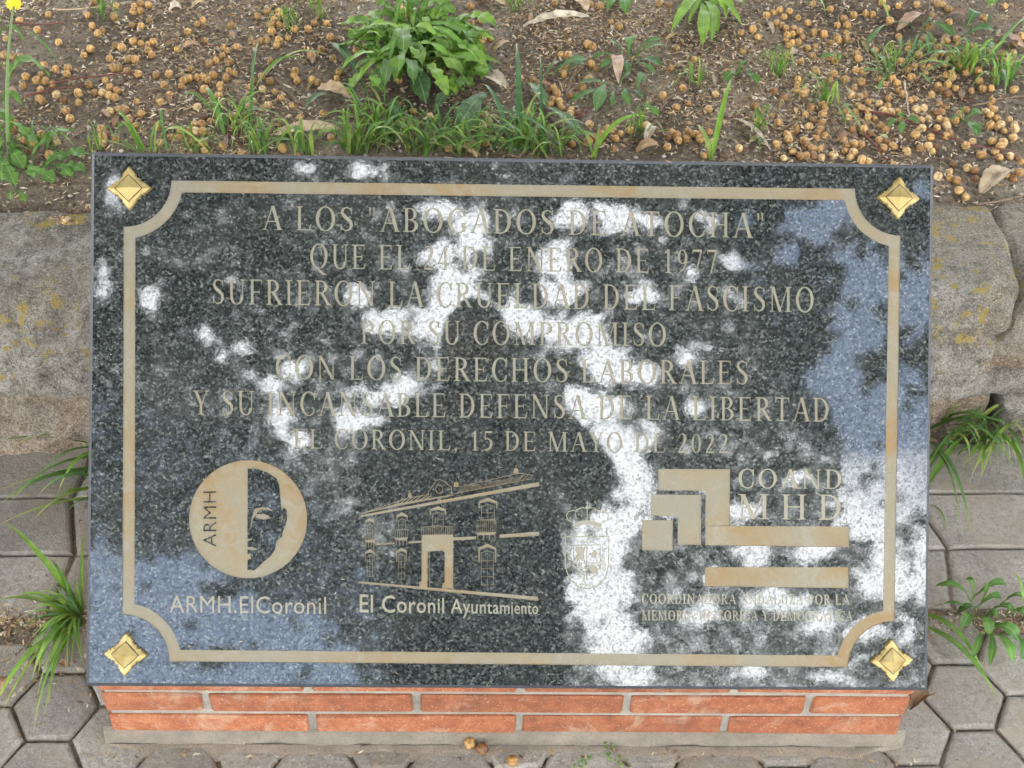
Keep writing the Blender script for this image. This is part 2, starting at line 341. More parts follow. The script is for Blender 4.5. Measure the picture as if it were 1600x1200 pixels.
# measured centre of the hexagon by the lower right corner
ax0, ay0 = .5745, .0825
a0 = (ax0*cR+ay0*sR, -ax0*sR+ay0*cR)
for ci in range(-16, 6):
    for ri in range(-5, 3):
        hx = a0[0]+ci*colp; hy = a0[1]-(row/2 if ci % 2 else 0)+ri*row
        if hy > .20 or hy < -.28: continue
        if abs(hx) < .40 and hy > .06: continue
        poly = [(hx+hs_*.962*math.cos(PI/3*k)*.985, hy+hs_*.962*math.sin(PI/3*k)) for k in range(6)]
        if hy+row/2 > .196:
            poly = [(x, y) for x, y in poly if y < .196]
            if len(poly) < 3: continue
            cl_ = []
            full = [(hx+hs_*.962*math.cos(PI/3*k)*.985, hy+hs_*.962*math.sin(PI/3*k)) for k in range(6)]
            for k in range(6):
                (xa, ya_), (xb, yb_) = full[k], full[(k+1) % 6]
                if ya_ < .196: cl_.append((xa, ya_))
                if (ya_ < .196) != (yb_ < .196): t_ = (.196-ya_)/(yb_-ya_); cl_.append((xa+(xb-xa)*t_, .196))
            poly = cl_
            if max(q[1] for q in poly)-min(q[1] for q in poly) < .02: continue
        if -.78 < hx < -.58 and hy > .14: continue
        poly = [rt(*q) for q in subdiv(poly)]
        link('paver', mesh('paver', *prism(poly, R.uniform(-.0012, .0012), .025, .0045, .012), PAVER), pav)
# straight courses of rectangular pavers beside the plinth
bands = [(.206, .303), (.3055, .402), (.4045, .50)]
for bi, (y0, y1) in enumerate(bands):
    for k in range(-9, 5):
        x0 = .607+k*.198-.003*bi; x1 = x0+.194
        if x0 > -.42 and x1 < .42: continue
        sk = .012 if bi % 2 else -.008
        poly = [rt(x0+sk, y0), rt(x1+sk, y0), rt(x1-sk, y1), rt(x0-sk, y1)]
        link('paver', mesh('paver', *prism(subdiv(poly, 5, .0012), R.uniform(-.0015, .0015)-.001, .025, .005, .006), PAVER), pav)

# ------------------------------------------------------------------ retaining wall of rough stones
wall = thing('retaining_wall', 'low rough stone wall with yellow lichen holding back the soil behind the plaque', 'wall', (0, .6, 0))
def stone(x0, x1, z0, z1, mat, seed, d=.215, y0=0., rough=.010, slant=(0, 0), rr=.02, res=.007, top_in=.02, lean=0, label=None):
    nxs = max(6, int((x1-x0)/res)); nzs = max(5, int((z1-z0)/res)); nys = max(5, int(d/.016))
    idx = {}; v = []; f = []
    def vid(i, j, k):
        if (i, j, k) in idx: return idx[(i, j, k)]
        a, b, c = i/nxs, j/nys, k/nzs
        hx, hy, hz = (x1-x0)/2, d/2, (z1-z0)/2
        px_, py_, pz_ = (a*2-1)*hx, (b*2-1)*hy, (c*2-1)*hz
        r = min(rr, hx*.9, hz*.9); q = np.array((max(-hx+r, min(hx-r, px_)), max(-hy+r, min(hy-r, py_)), max(-hz+r, min(hz-r, pz_))))
        dv = np.array((px_, py_, pz_))-q; L = np.linalg.norm(dv); P = q+(dv/L*min(L, r) if L > 1e-9 else 0)
        X = P[0]+(x0+x1)/2+(slant[0]*(1-a)+slant[1]*a)*(c-.5)*2; Z = P[2]+(z0+z1)/2; Y = wallY(X)+y0+P[1]+d/2+top_in*max(0, c-.4)*(1-b)
        nv = Vector((X*5+seed*3.1, Y*5, Z*7)); n1 = noise.noise(nv)*1.3+noise.noise(nv*2.9)*.9+noise.noise(nv*8)*.5+abs(noise.noise(nv*4.3))*-1.2+noise.noise(nv*17)*.28
        lay = noise.noise(Vector((X*3+seed, 0, Z*42)))*.8+noise.noise(Vector((X*9+seed, 3, Z*110)))*.3; Y += lean*(c-1)*(1-b)
        Y -= (n1+lay*1.2)*rough*(1-b); Z += n1*rough*.35*(c if c > .5 else -c*.3)*1.; X += noise.noise(nv*2.2+Vector((7, 7, 7)))*rough*.7
        idx[(i, j, k)] = len(v); v.append((X, Y-.6, Z)); return idx[(i, j, k)]
    for i in range(nxs):
        for j in range(nys): f.append((vid(i, j, nzs), vid(i+1, j, nzs), vid(i+1, j+1, nzs), vid(i, j+1, nzs)))
        for k in range(nzs): f.append((vid(i, 0, k), vid(i+1, 0, k), vid(i+1, 0, k+1), vid(i, 0, k+1)))
    for k in range(nzs):
        for j in range(nys):
            f.append((vid(0, j, k), vid(0, j, k+1), vid(0, j+1, k+1), vid(0, j+1, k))); f.append((vid(nxs, j, k), vid(nxs, j+1, k), vid(nxs, j+1, k+1), vid(nxs, j, k+1)))
    o = link('stone', mesh('stone', v, f, mat, True), wall)
    if label: o['label'] = label
    return o
stone(-1.10, -.40, .112, .258, STONE_G, 1, rough=.013, rr=.02, top_in=.045, lean=.03, label='large grey stone speckled with yellow lichen')
stone(-1.10, -.30, -.02, .114, STONE_T, 3, d=.19, y0=-.016, rr=.014, rough=.012, lean=.012, label='brownish lower stone beside the left of the plinth')
stone(.47, .698, .100, .255, STONE_G, 4, rough=.010, slant=(0, .018), rr=.014, top_in=.03, lean=.02, label='grey stone with yellow lichen left of the crack')
stone(.703, 1.05, .175, .255, STONE_G, 5, rough=.010, slant=(.016, 0), rr=.013, top_in=.02, lean=.012, label='grey stone right of the crack')
stone(.675, 1.05, .098, .178, STONE_T, 6, d=.19, y0=.010, rr=.02, rough=.012, label='smooth tan stone under the crack')
stone(.48, .80, .062, .108, STONE_G, 7, d=.19, y0=-.006, rr=.012, rough=.007); stone(.803, 1.05, .05, .10, STONE_G, 12, d=.19, y0=-.004, rr=.012, rough=.007)
stone(.46, .718, -.02, .066, STONE_T, 8, d=.19, y0=-.01, rr=.018, rough=.009); stone(.735, 1.05, -.02, .058, STONE_G, 9, d=.19, y0=-.008, rr=.018, rough=.009)
stone(-.39, .10, .0, .25, STONE_G, 10, rr=.03, res=.03); stone(.105, .495, .0, .25, STONE_G, 11, rr=.03, res=.03)
for k in range(6):
    stone(1.06+k*.42, 1.47+k*.42, 0, .25, STONE_G, 20+k, rr=.03, res=.03); stone(-1.44-k*.42, -1.03-k*.42, 0, .25, STONE_G, 30+k, rr=.03, res=.03)
link('mortar_bed', mesh('mortar_bed', *[ (lambda b: ([(x, y+wallY(x)-.522, z) for x, y, z in b[0]], b[1]))(box(-3.4, 3.4, .565-.6, .74-.6, -.05, .212))][0], MORT), wall)

# ------------------------------------------------------------------ brick plinth
plinth = thing('brick_plinth', 'red brick plinth with grey mortar joints under the sloping granite plaque', 'plinth', (0, .25, 0))
YF = .014; HX = .4685
def slope_z(y): return ZB-.0245+(y-.0)*1.0     # underside of the slab at depth y
core = [(YF+.004, 0), (YF+.004, slope_z(YF+.004)-.002), (.425, slope_z(.425)-.002), (.425, 0)]
v = []; 
for x in (-HX+.004, HX-.004):
    for (y, z) in core: v.append((x, y-.25, z-.01 if z == 0 else z))
link('mortar_core', mesh('mortar_core', v, [(0, 1, 2, 3), (7, 6, 5, 4), (0, 4, 5, 1), (1, 5, 6, 2), (2, 6, 7, 3), (3, 7, 4, 0)], MORT), plinth)
rows = [(.0218, .0563), (.066, .1005), (.1100, .1400)]
jx = {0: (488, 811, 1134), 1: (322, 650, 980, 1265), 2: (480, 815, 1150)}
def frontx(px_, z):
    d = ray(px_, 1100+(.08-z)*700); P = CAM+d*(YF-CAM[1])/d[1]; return P[0]
def wob(v, a=.0009):
    return [(x+R.uniform(-a, a), y+R.uniform(-a, a)*.6, z+R.uniform(-a, a)) for x, y, z in v]
for ri, (z0, z1) in enumerate(rows):
    xsj = [-HX]+[frontx(q, (z0+z1)/2) for q in jx[ri]]+[HX]
    for i in range(len(xsj)-1):
        a = xsj[i]+(0 if i == 0 else .0045); b = xsj[i+1]-(0 if i == len(xsj)-2 else .0045)
        zt = min(z1, slope_z(YF)-.003) if ri == 2 else z1
        vv, ff = bevbox(a, b, YF-.25+R.uniform(-.001, .0005), YF+.1-.25 if ri < 2 else YF+.02-.25, z0, zt, .0025)
        if ri == 2: vv = [(x, y, z if z < z0+.01 else min(z, slope_z(y+.25)-.002)) for x, y, z in vv]
        link('brick', mesh('brick', wob(vv), ff, BRICK), plinth)
# side courses, cut off by the slope
for s in (-1, 1):
    for k in range(9):
        z0 = .0218+.0443*k; z1 = z0+.0345; ya = max(YF+.106, z1-(ZB-.0245)+.012); y = ya; first = k % 2
        while y < .41:
            y2 = min(y+(.11 if first else .215), .42); first = 0
            if y2-y > .03:
                x0, x1 = (HX-.06, HX) if s > 0 else (-HX, -HX+.06)
                vv, ff = bevbox(x0, x1, y-.25, y2-.25, z0, z1, .0025); link('brick', mesh('brick', wob(vv), ff, BRICK), plinth)
            y = y2+.009
# last mortar joint and the cement smeared over the pavers at the foot
v = []; f = []; N = 150
for i in range(N+1):
    x = -HX-.012+(2*HX+.024)*i/N; q = noise.noise(Vector((x*16, 0, 2)))*.0022+noise.noise(Vector((x*60, 0, 5)))*.0012
    for (y, z) in ((YF+.006, .0228), (YF+.0005+q*.5, .0205), (YF-.0015+q, .012), (YF-.003+q, .0045), (YF-.0045+q*1.6, .0012), (YF-.0046+q*1.6, -.012)): v.append((x, y-.25, z))
for i in range(N):
    for k in range(5): a = i*6+k; f.append((a, a+1, a+7, a+6))
link('cement_joint', mesh('cement_joint', v, f, MORTB, True), plinth)
v = []; f = []; N = 160
for i in range(N+1):
    x = -HX-.008+(2*HX+.014)*i/N; e = .016+.016*noise.noise(Vector((x*7, 1, 2)))+.006*noise.noise(Vector((x*30, 4, 2))); e = max(.002, e)*min(1, i/6, (N-i)/6+.02)
    for k in range(5):
        t = k/4; y = YF-.0055-e*t; v.append((x, y-.25, .0014-.0055*t**2+.0008*noise.noise(Vector((x*40, y*60, 1)))))
for i in range(N):
    for k in range(4): a = i*5+k; f.append((a, a+1, a+6, a+5))
link('cement_smear', mesh('cement_smear', v, f, mortar('smeared_cement', (.27, .225, .175)), True), plinth)

# ------------------------------------------------------------------ granite plaque: engraved face
plaque = link('granite_plaque', None, None, 'polished dark granite memorial plaque with engraved lettering and emblems on the brick plinth', 'plaque')
plaque.matrix_world = Matrix([[1, 0, 0, 0], [0, cT, -sT, 0], [0, sT, cT, ZB], [0, 0, 0, 1]])
polys = []; gids = []; GN = ['slab']
def addgroup(name, plist):
    GN.append(name); g = len(GN)-1
    for p in plist: polys.append(p); gids.append(g)
def P(*pts, o=(0, 0), k=1.): return [px2slab(o[0]+x/k, o[1]+y/k) for x, y in pts]
# serif letters, cap height 1; every piece is a polygon
TK, HL, SR = .11, .046, .030
def rect(x0, y0, x1, y1): return [(x0, y0), (x1, y0), (x1, y1), (x0, y1)]
def ser(x, y, l=.085, w=TK, up=True):
    t = SR if up else -SR
    return [(x-l, y), (x+w+l, y), (x+w+l, y+t*.7), (x+w, y+t*1.9), (x, y+t*1.9), (x-l, y+t*.7)]
def stem(x, w=TK, y0=0, y1=1, b=True, t=True, l=.085):
    o = [rect(x, y0, x+w, y1)]
    if b: o.append(ser(x, y0, l, w, True))
    if t: o.append(ser(x, y1, l, w, False))
    return o
def diag(x0, y0, x1, y1, w): return [[(x0, y0), (x0+w, y0), (x1+w, y1), (x1, y1)]]
def ring(cx_, cy_, rx, ry, wv, wh, a0=0, a1=360, n=22, off=0):
    n = max(4, int(n*abs(a1-a0)/360)); o = []
    A = [math.radians(a0+(a1-a0)*i/n) for i in range(n+1)]
    for i in range(n):
        q = []
        for a in (A[i], A[i+1]): q.append((cx_+rx*math.cos(a), cy_+ry*math.sin(a)))
        for a in (A[i+1], A[i]): q.append((cx_+off+(rx-wv)*math.cos(a), cy_+(ry-wh)*math.sin(a)))
        o.append(q)
    return o
def stroke(pts, ws):
    n = len(pts); L = []; 
    for i in range(n):
        a = pts[max(i-1, 0)]; b = pts[min(i+1, n-1)]; dx, dy = b[0]-a[0], b[1]-a[1]; l = math.hypot(dx, dy) or 1
        w_ = (ws[i] if hasattr(ws, '__len__') else ws)/2; L.append(((pts[i][0]-dy/l*w_, pts[i][1]+dx/l*w_), (pts[i][0]+dy/l*w_, pts[i][1]-dx/l*w_)))
    return [[L[i][0], L[i+1][0], L[i+1][1], L[i][1]] for i in range(n-1)]
def G(c):
    if c == 'A': return [*diag(.04, 0, .335, 1, .05), *diag(.56, 0, .30, 1, .13), rect(.15, .33, .56, .38), ser(.03, 0, .07, .06), ser(.57, 0, .07, .11)], .72
    if c == 'B': return [*stem(.08), *ring(.26, .745, .26, .255, .12, HL, -90, 90), *ring(.26, .265, .31, .265, .13, HL, -90, 90), rect(.15, .95, .27, 1), rect(.15, .49, .27, .535), rect(.15, 0, .27, .05)], .62
    if c == 'C': return [*ring(.38, .5, .36, .52, .12, .05, 48, 312, 26, .01), [(.60, .66), (.64, .66), (.64, 1.0), (.61, 1.0), (.56, .88)], [(.60, .30), (.64, .26), (.60, .06), (.56, .14)]], .68
    if c == 'D': return [*stem(.08), *ring(.28, .5, .38, .5, .125, .05, -90, 90), rect(.15, .95, .29, 1), rect(.15, 0, .29, .05)], .72
    if c in 'EF':
        o = [*stem(.08), rect(.15, .95, .52, 1), rect(.15, .48, .43, .53), [(.49, .97), (.53, 1), (.55, .78), (.525, .78)], rect(.41, .40, .44, .61)]
        if c == 'E': o += [rect(.15, 0, .54, .05), [(.54, .0), (.585, .25), (.555, .25), (.48, .03)]]
        return o, (.62 if c == 'E' else .58)
    if c == 'G': return [*ring(.40, .5, .38, .52, .125, .05, 48, 318, 26, .01), [(.62, .68), (.66, .68), (.66, 1.0), (.63, 1.0), (.58, .88)], rect(.57, .06, .69, .40), ser(.57, .42, .07, .12, False)], .78
    if c == 'H': return [*stem(.08), *stem(.56), rect(.15, .48, .60, .53)], .78
    if c == 'I': return [*stem(.08)], .32
    if c == 'L': return [*stem(.08), rect(.15, 0, .54, .05), [(.54, 0), (.585, .26), (.555, .26), (.48, .03)]], .60
    if c == 'M': return [*stem(.10, .055), *stem(.74), *diag(.40, 0, .09, 1, .12), *diag(.41, 0, .74, 1, .05)], .96
    if c == 'N': return [*stem(.09, .055, t=False), *stem(.63, .055, b=False), *diag(.58, 0, .06, 1, .125), rect(0, .965, .14, 1)], .80
    if c == 'O': return ring(.39, .5, .37, .52, .125, .05, 0, 360, 28), .80
    if c == 'Q': return ring(.39, .5, .37, .52, .125, .05, 0, 360, 28)+stroke([(.34, .0), (.45, -.12), (.58, -.22), (.74, -.25)], [.05, .12, .1, .02]), .80
    if c == 'P': return [*stem(.08), *ring(.26, .73, .30, .27, .125, .05, -90, 90), rect(.15, .95, .27, 1), rect(.15, .46, .27, .51)], .60
    if c == 'R': return [*stem(.08), *ring(.26, .74, .28, .26, .125, .05, -90, 90), rect(.15, .95, .27, 1), rect(.15, .48, .27, .53), *diag(.53, 0, .24, .50, .13), ser(.54, 0, .05, .11)], .68
    if c == 'S': return stroke([(.45, .80), (.41, .92), (.27, .985), (.13, .92), (.09, .77), (.16, .63), (.29, .52), (.42, .39), (.45, .22), (.38, .07), (.24, .015), (.11, .09), (.06, .24)], [.03, .05, .055, .08, .11, .13, .14, .13, .11, .08, .055, .05, .03])+[rect(.44, .70, .475, .98), rect(.045, .02, .08, .30)], .54
    if c == 'T': return [*stem(.25, t=False), rect(.02, .95, .60, 1), [(.02, .97), (.0, .76), (.03, .76), (.09, .96)], [(.60, .97), (.62, .76), (.59, .76), (.53, .96)]], .64
    if c == 'U': return [*stem(.09, b=False, y0=.28), *stem(.58, .055, b=False, y0=.28), *[[(x, y*.6+.30) for x, y in q] for q in ring(.3625, 0, .2725, .53, .12, .09, 180, 360, 20)]], .74
    if c == 'Y': return [*stem(.27, t=False, y1=.45), *diag(.27, .42, .03, 1, .13), *diag(.33, .42, .55, 1, .05), ser(.04, 1, .05, .1, False), ser(.55, 1, .06, .05, False)], .66
    if c == 'Z': return [rect(.05, .95, .54, 1), rect(.03, 0, .55, .05), *diag(.03, .02, .41, .98, .13), rect(.05, .78, .08, 1), rect(.53, 0, .56, .24)], .60
    if c == ',': return [[(.04, .10), (.15, .10), (.15, 0), (.06, -.18), (.03, -.17), (.10, -.02), (.04, 0)]], .22
    if c == '.': return [ring(.1, .06, .06, .06, .058, .058)[0]], .22
    if c == '"': return [[(.05, 1), (.13, 1), (.11, .66), (.07, .66)], [(.20, 1), (.28, 1), (.26, .66), (.22, .66)]], .36
    if c == '0': return ring(.25, .5, .22, .5, .10, .045, 0, 360, 24), .52
    if c == '1': return [*stem(.20, .10, t=False), [(.08, .86), (.30, 1), (.22, .86), (.10, .83)]], .48
    if c == '2': return stroke([(.06, .74), (.10, .90), (.22, .975), (.35, .90), (.38, .72), (.30, .48), (.16, .24), (.07, .06)], [.04, .05, .06, .10, .12, .10, .07, .05])+[rect(.05, 0, .43, .09), [(.43, 0), (.47, .2), (.44, .2), (.39, .05)]], .50
    if c == '4': return [rect(.28, 0, .38, 1), rect(.02, .24, .46, .31), *diag(.02, .28, .29, .98, .05)], .50
    if c == '5': return [rect(.12, .90, .42, 1), rect(.10, .55, .14, 1)]+stroke([(.10, .58), (.24, .62), (.36, .53), (.40, .34), (.34, .14), (.20, .03), (.05, .03)], [.04, .06, .09, .12, .11, .07, .05]), .50
    if c == '7': return [rect(.05, .90, .45, 1), *diag(.16, 0, .38, .95, .07), rect(.04, .80, .07, .98)], .50
    if c == '9': return ring(.24, .69, .20, .31, .09, .045, 0, 360, 22)+stroke([(.395, .62), (.38, .40), (.28, .16), (.10, .01)], [.10, .09, .06, .03]), .50
    return [], .40
def textline(s, x0, x1, l, r, wsp=.40, sp=.13, bold=0):
    """x0..x1 between ends; l, r = (cap top, baseline) at either end, all in the photo's pixels"""
    adv = 0; items = []
    for ch in s:
        if ch == ' ': adv += wsp; continue
        g, wd = G(ch); items.append((adv, g)); adv += wd+sp
    tot = adv-sp; o = []
    for a, g in items:
        for q in g:
            if bold:
                mx0, my0 = sum(z_[0] for z_ in q)/len(q), sum(z_[1] for z_ in q)/len(q)
                q = [(z_[0]+math.copysign(bold, z_[0]-mx0), z_[1]+math.copysign(bold, z_[1]-my0)) for z_ in q]
            pp = []
            for gx, gy in q:
                t = (a+gx)/tot; yt = l[0]+(r[0]-l[0])*t; yb = l[1]+(r[1]-l[1])*t
                pp.append(px2slab(x0+(x1-x0)*t, yb+(yt-yb)*gy))
            o.append(pp)
    return o
addgroup('inscription_line', textline('A LOS "ABOGADOS DE ATOCHA"', 411, 1196, (321.5, 359), (333, 372)))
addgroup('inscription_line', textline('QUE EL 24 DE ENERO DE 1977', 484, 1122, (381, 419.5), (390.5, 427.5)))
addgroup('inscription_line', textline('SUFRIERON LA CRUELDAD DEL FASCISMO', 331, 1273, (436, 475), (449, 488)))
addgroup('inscription_line', textline('POR SU COMPROMISO', 564, 1042, (500, 537), (504.7, 541)))
addgroup('inscription_line', textline('CON LOS DERECHOS LABORALES', 430, 1170, (555, 592), (564, 601)))
addgroup('inscription_line', textline('Y SU INCANSABLE DEFENSA DE LA LIBERTAD', 302, 1297, (610, 647.5), (622, 659)))
addgroup('inscription_line', textline('EL CORONIL, 15 DE MAYO DE 2022', 459, 1139, (670, 700.6), (678, 708.5)))
addgroup('caption', textline('COAND', 1153, 1317, (732.5, 762.5), (734, 764)))
addgroup('caption', textline('MHD', 1153, 1317, (772, 811), (773, 812.5), sp=.34))
addgroup('caption', textline('COORDINADORA ANDALUZA POR LA', 1003, 1327, (928, 943), (929.5, 944.5), bold=.022))
addgroup('caption', textline('MEMORIA HISTORICA Y DEMOCRATICA', 1003, 1332, (954, 969), (955, 970), bold=.022))
# sans lettering with the built-in face
def sans(s, x0, x1, yt0, yb0, yt1, yb1, off=.0, up=False, scale_fn=None):
    cu = bpy.data.curves.new('t', 'FONT'); cu.body = s; cu.size = 1; cu.offset = off; cu.resolution_u = 3; cu.space_character = 1.05
    ob = bpy.data.objects.new('t', cu); COL.objects.link(ob); dg = bpy.context.evaluated_depsgraph_get(); me = ob.evaluated_get(dg).to_mesh()
    vs = [(a.co.x, a.co.y) for a in me.vertices]; fs = [tuple(p.vertices) for p in me.polygons]
    ob.evaluated_get(dg).to_mesh_clear(); bpy.data.objects.remove(ob); bpy.data.curves.remove(cu)
    xa = min(p[0] for p in vs); xb = max(p[0] for p in vs); cap = .73
    o = []
    for fc in fs:
        pp = []
        for i in fc:
            t = (vs[i][0]-xa)/(xb-xa); gy = vs[i][1]/cap
            if up: pp.append(px2slab(yb0+(yt0-yb0)*gy, x0+(x1-x0)*t))
            else:
                tt = t if scale_fn is None else scale_fn(t); k = 1
                yt = yt0+(yt1-yt0)*tt; yb = yb0+(yb1-yb0)*tt; pp.append(px2slab(x0+(x1-x0)*tt, yb+(yt-yb)*gy))
        o.append(pp)
    return o
addgroup('caption', sans('ARMH.ElCoronil', 265, 509.5, 929, 957, 931, 959.5, .0))
addgroup('caption', sans('El Coronil Ayuntamiento', 562, 841, 927, 956.5, 940, 959.5, .008, scale_fn=lambda t: 1.30*t-.30*t*t))
# border with scooped corners
OC = {'tl': (194, 281), 'tr': (1408, 296), 'br': (1396.7, 1043), 'bl': (190.6, 1033.3)}
oc = {k: np.array(px2slab(*p)) for k, p in OC.items()}
rad = .0525; bw = .0132
def scoop(r, ins):
    pts = []
    for k, a0, a1, s in (('tl', -90, 0, (1, -1)), ('tr', 180, 270, (-1, -1)), ('br', 90, 180, (-1, 1)), ('bl', 0, 90, (1, 1))):
        c = oc[k]; corner = c+np.array(s)*ins; arc = []
        # intersection angles of the arc with the inset edges
        al = math.asin(min(.99, ins/r)) if ins else 0; al = math.degrees(al)
        for i in range(15):
            a = math.radians(a0+al+(a1-a0-2*al)*i/14); arc.append((c[0]+r*math.cos(a), c[1]+r*math.sin(a)))
        pts.append(arc)
    return pts
A_ = scoop(rad, 0); B_ = scoop(rad+bw, bw)
bord = []
for k in range(4):
    for i in range(14): bord.append([A_[k][i], A_[k][i+1], B_[k][i+1], B_[k][i]])
# arcs run tl: bottom->right, tr: left->bottom, br: top->left, bl: right->top
for k in range(4):
    n = (k+1) % 4; bord.append([A_[k][14], A_[n][0], B_[n][0], B_[k][14]])
addgroup('border', bord)
# round emblem with half a face (origin 250,700 at 4.287x)
oE = dict(o=(250, 700), k=4.287)
circ = [(590+396*math.cos(2*PI*i/60), 478+396*math.sin(2*PI*i/60)) for i in range(60)]
face = [(588, 138), (650, 140), (720, 165), (780, 205), (798, 250), (806, 330), (812, 405), (830, 402), (848, 415), (850, 480), (840, 520), (825, 550), (815, 600), (790, 612), (780, 625), (770, 680), (740, 725), (690, 765), (655, 800), (630, 820), (586, 818)]
VOID = []
def addvoid(plist):
    for p in plist: polys.append(p); gids.append(-1)
addgroup('emblem_disc', [P(*circ, **oE)])
addvoid([P(*face, **oE)])
addgroup('emblem_face', [P((605, 540), (612, 470), (635, 410), (650, 402), (660, 425), (640, 450), (622, 480), (612, 540), **oE), P((635, 410), (680, 396), (730, 399), (757, 425), (720, 416), (680, 414), (652, 428), **oE), P((640, 445), (700, 442), (735, 460), (710, 482), (660, 475), (640, 465), **oE),
    P((586, 610), (615, 605), (612, 620), (586, 622), **oE), P((584, 662), (620, 664), (657, 680), (625, 686), (584, 680), **oE), P((584, 712), (612, 703), (603, 722), (614, 752), (598, 742), (584, 755), **oE), P((816, 455), (826, 470), (812, 505), **oE)])
# the four letters in the disc stay granite
addvoid([q for q in sans('ARMH', 854, 768, 316, 338, 0, 0, -.012, up=True)])
# town hall drawing (origin 540,700 at 4.284x)
oB = dict(o=(540, 700), k=4.284)
def LN(*pts, w=6): return [P(*q, **oB) for q in stroke(list(pts), w)]
tb = []
tb += [P((100, 450), (1297, 228), (1297, 256), (102, 464), **oB), P((105, 436), (350, 372), (720, 310), (720, 318), (300, 398), (108, 442), **oB), P((88, 893), (1289, 996), (1289, 1024), (88, 906), **oB)]
tb += [P((1030, 580), (1293, 560), (1293, 588), (1030, 604), **oB), P((722, 598), (873, 592), (873, 612), (722, 620), **oB), P((422, 626), (508, 620), (508, 634), (422, 640), **oB), P((195, 641), (328, 632), (328, 643), (195, 652), **oB), P((100, 650), (130, 648), (130, 656), (100, 658), **oB)]
tb += LN((120, 434), (420, 335), (550, 312), w=5)+LN((760, 262), (1120, 178), (1165, 168), (1258, 184), (1245, 205), w=5)+LN((720, 308), (1245, 206), w=5)
for i in range(7): x = 330+i*32; tb += LN((x+55, 338-i*6 if x < 480 else 320), (x, 382-i*6), w=6)
for i in range(17): x = 745+i*29; tb += LN((x+60 if x < 1150 else x+40, 258-i*5.6 if x < 1150 else 180+(i-13)*2), (x, 302-i*5.7), w=5)
tb += LN((552, 345), (555, 295), (585, 250), (605, 218), (630, 210), (660, 222), (690, 250), (708, 262), (712, 312), w=6)+[P(*q, **oB) for q in ring(627, 275, 26, 32, 6, 6)]
for (cx_, cy_, s) in ((430, 330, 1), (740, 262, 1.3), (1140, 170, 1.3)):
    tb += [P((cx_-14*s, cy_), (cx_-10*s, cy_-26*s), (cx_+10*s, cy_-26*s), (cx_+14*s, cy_), **oB)]+LN((cx_, cy_-22*s), (cx_, cy_-44*s), w=5)
def window(x0, x1, yt, ys, yb, rows_, balc=None):
    o = []; m = (x0+x1)/2; g = 12 if x1-x0 > 80 else 8; tw = 15 if x1-x0 > 80 else 10
    o.append(P((x0-g, ys+8), (m, yt), (x1+g, ys+8), (x1+g, ys+24), (m, yt+24), (x0-g, ys+24), **oB))
    o += LN((x0-g+4, ys+20), (x0-g+4, ys+(yb-ys)*.42), w=tw*.7)+LN((x1+g-4, ys+20), (x1+g-4, ys+(yb-ys)*.42), w=tw*.7)
    o += LN((x0+6, ys+40), (x0+6, yb), w=5)+LN((x1-6, ys+40), (x1-6, yb), w=5)+LN((x0+4, ys+42), (m, ys+28), (x1-4, ys+42), w=5)+LN((m, ys+30), (m, yb), w=4)
    for i in range(1, rows_+1): y = ys+40+(yb-ys-40)*i/rows_; o += LN((x0+4, y), (x1-4, y), w=4)
    if balc:
        bx0, bx1, by0, by1 = balc; n = int((bx1-bx0)/12)
        o += LN((bx0, by0), (bx1, by0-2), w=5)+[P((bx0, by1-8), (bx1, by1-12), (bx1-4, by1+8), (bx0+4, by1+10), **oB)]
        for i in range(n+1): x = bx0+(bx1-bx0)*i/n; o += LN((x, by0), (x, by1), w=5)
        if bx1-bx0 < 150:
            for i in range(4): x = bx0+6+(bx1-bx0-12)*i/3; o += LN((x, by1+4), (x, by1+42), w=6)
    return o
tb += window(140, 186, 468, 478, 570, 2, (130, 195, 572, 625)); tb += window(348, 408, 430, 444, 545, 2, (332, 414, 548, 610)); tb += window(576, 660, 390, 402, 520, 2, (508, 718, 528, 590))
tb += window(903, 1003, 332, 350, 478, 2, (880, 1006, 484, 575)); tb += window(138, 186, 676, 688, 860, 4); tb += window(346, 402, 668, 680, 878, 4); tb += window(902, 996, 640, 660, 916, 4)
tb += [P((508, 600), (722, 588), (722, 680), (508, 700), **oB), P((508, 695), (552, 690), (548, 935), (492, 932), (492, 900), (508, 890), **oB), P((662, 682), (722, 676), (720, 944), (645, 940), (650, 905), (662, 900), **oB), P((552, 690), (556, 702), (600, 684), (640, 682), (662, 700), (662, 676), (552, 676), **oB)]
tb += LN((560, 700), (562, 930), w=6)
addgroup('emblem_building', tb)
# coat of arms (origin 860,760 at 6.667x)
oC = dict(o=(860, 760), k=6.667)
def LC(*pts, w=10): return [P(*q, **oC) for q in stroke(list(pts), w)]
ca = LC((155, 520), (610, 520), (605, 820), (570, 950), (500, 1030), (385, 1068), (270, 1035), (190, 940), (155, 830), (155, 515), w=13)
ca += LC((240, 610), (520, 610), (518, 830), (480, 920), (380, 975), (290, 930), (245, 840), (240, 605), w=11)+LC((380, 610), (378, 975), w=11)+LC((240, 797), (520, 797), w=9)
ca += [P((228, 400), (300, 365), (385, 352), (470, 365), (540, 400), (520, 430), (385, 385), (245, 430), **oC)]+LC((245, 430), (265, 470), (385, 485), (500, 465), (525, 430), w=8)
ca += LC((225, 375), (180, 345), (168, 300), (190, 262), (240, 250), (290, 262), w=9)+LC((270, 330), (258, 290), (270, 245), (330, 222), (385, 228), (450, 222), (510, 260), (512, 330), w=9)+LC((540, 375), (590, 350), (605, 300), (580, 262), (530, 250), (490, 258), w=9)+LC((383, 345), (383, 200), w=12)
ca += [P((358, 225), (383, 190), (410, 225), (383, 240), **oC)]+LC((383, 195), (386, 155), w=9)+LC((366, 174), (406, 174), w=8)
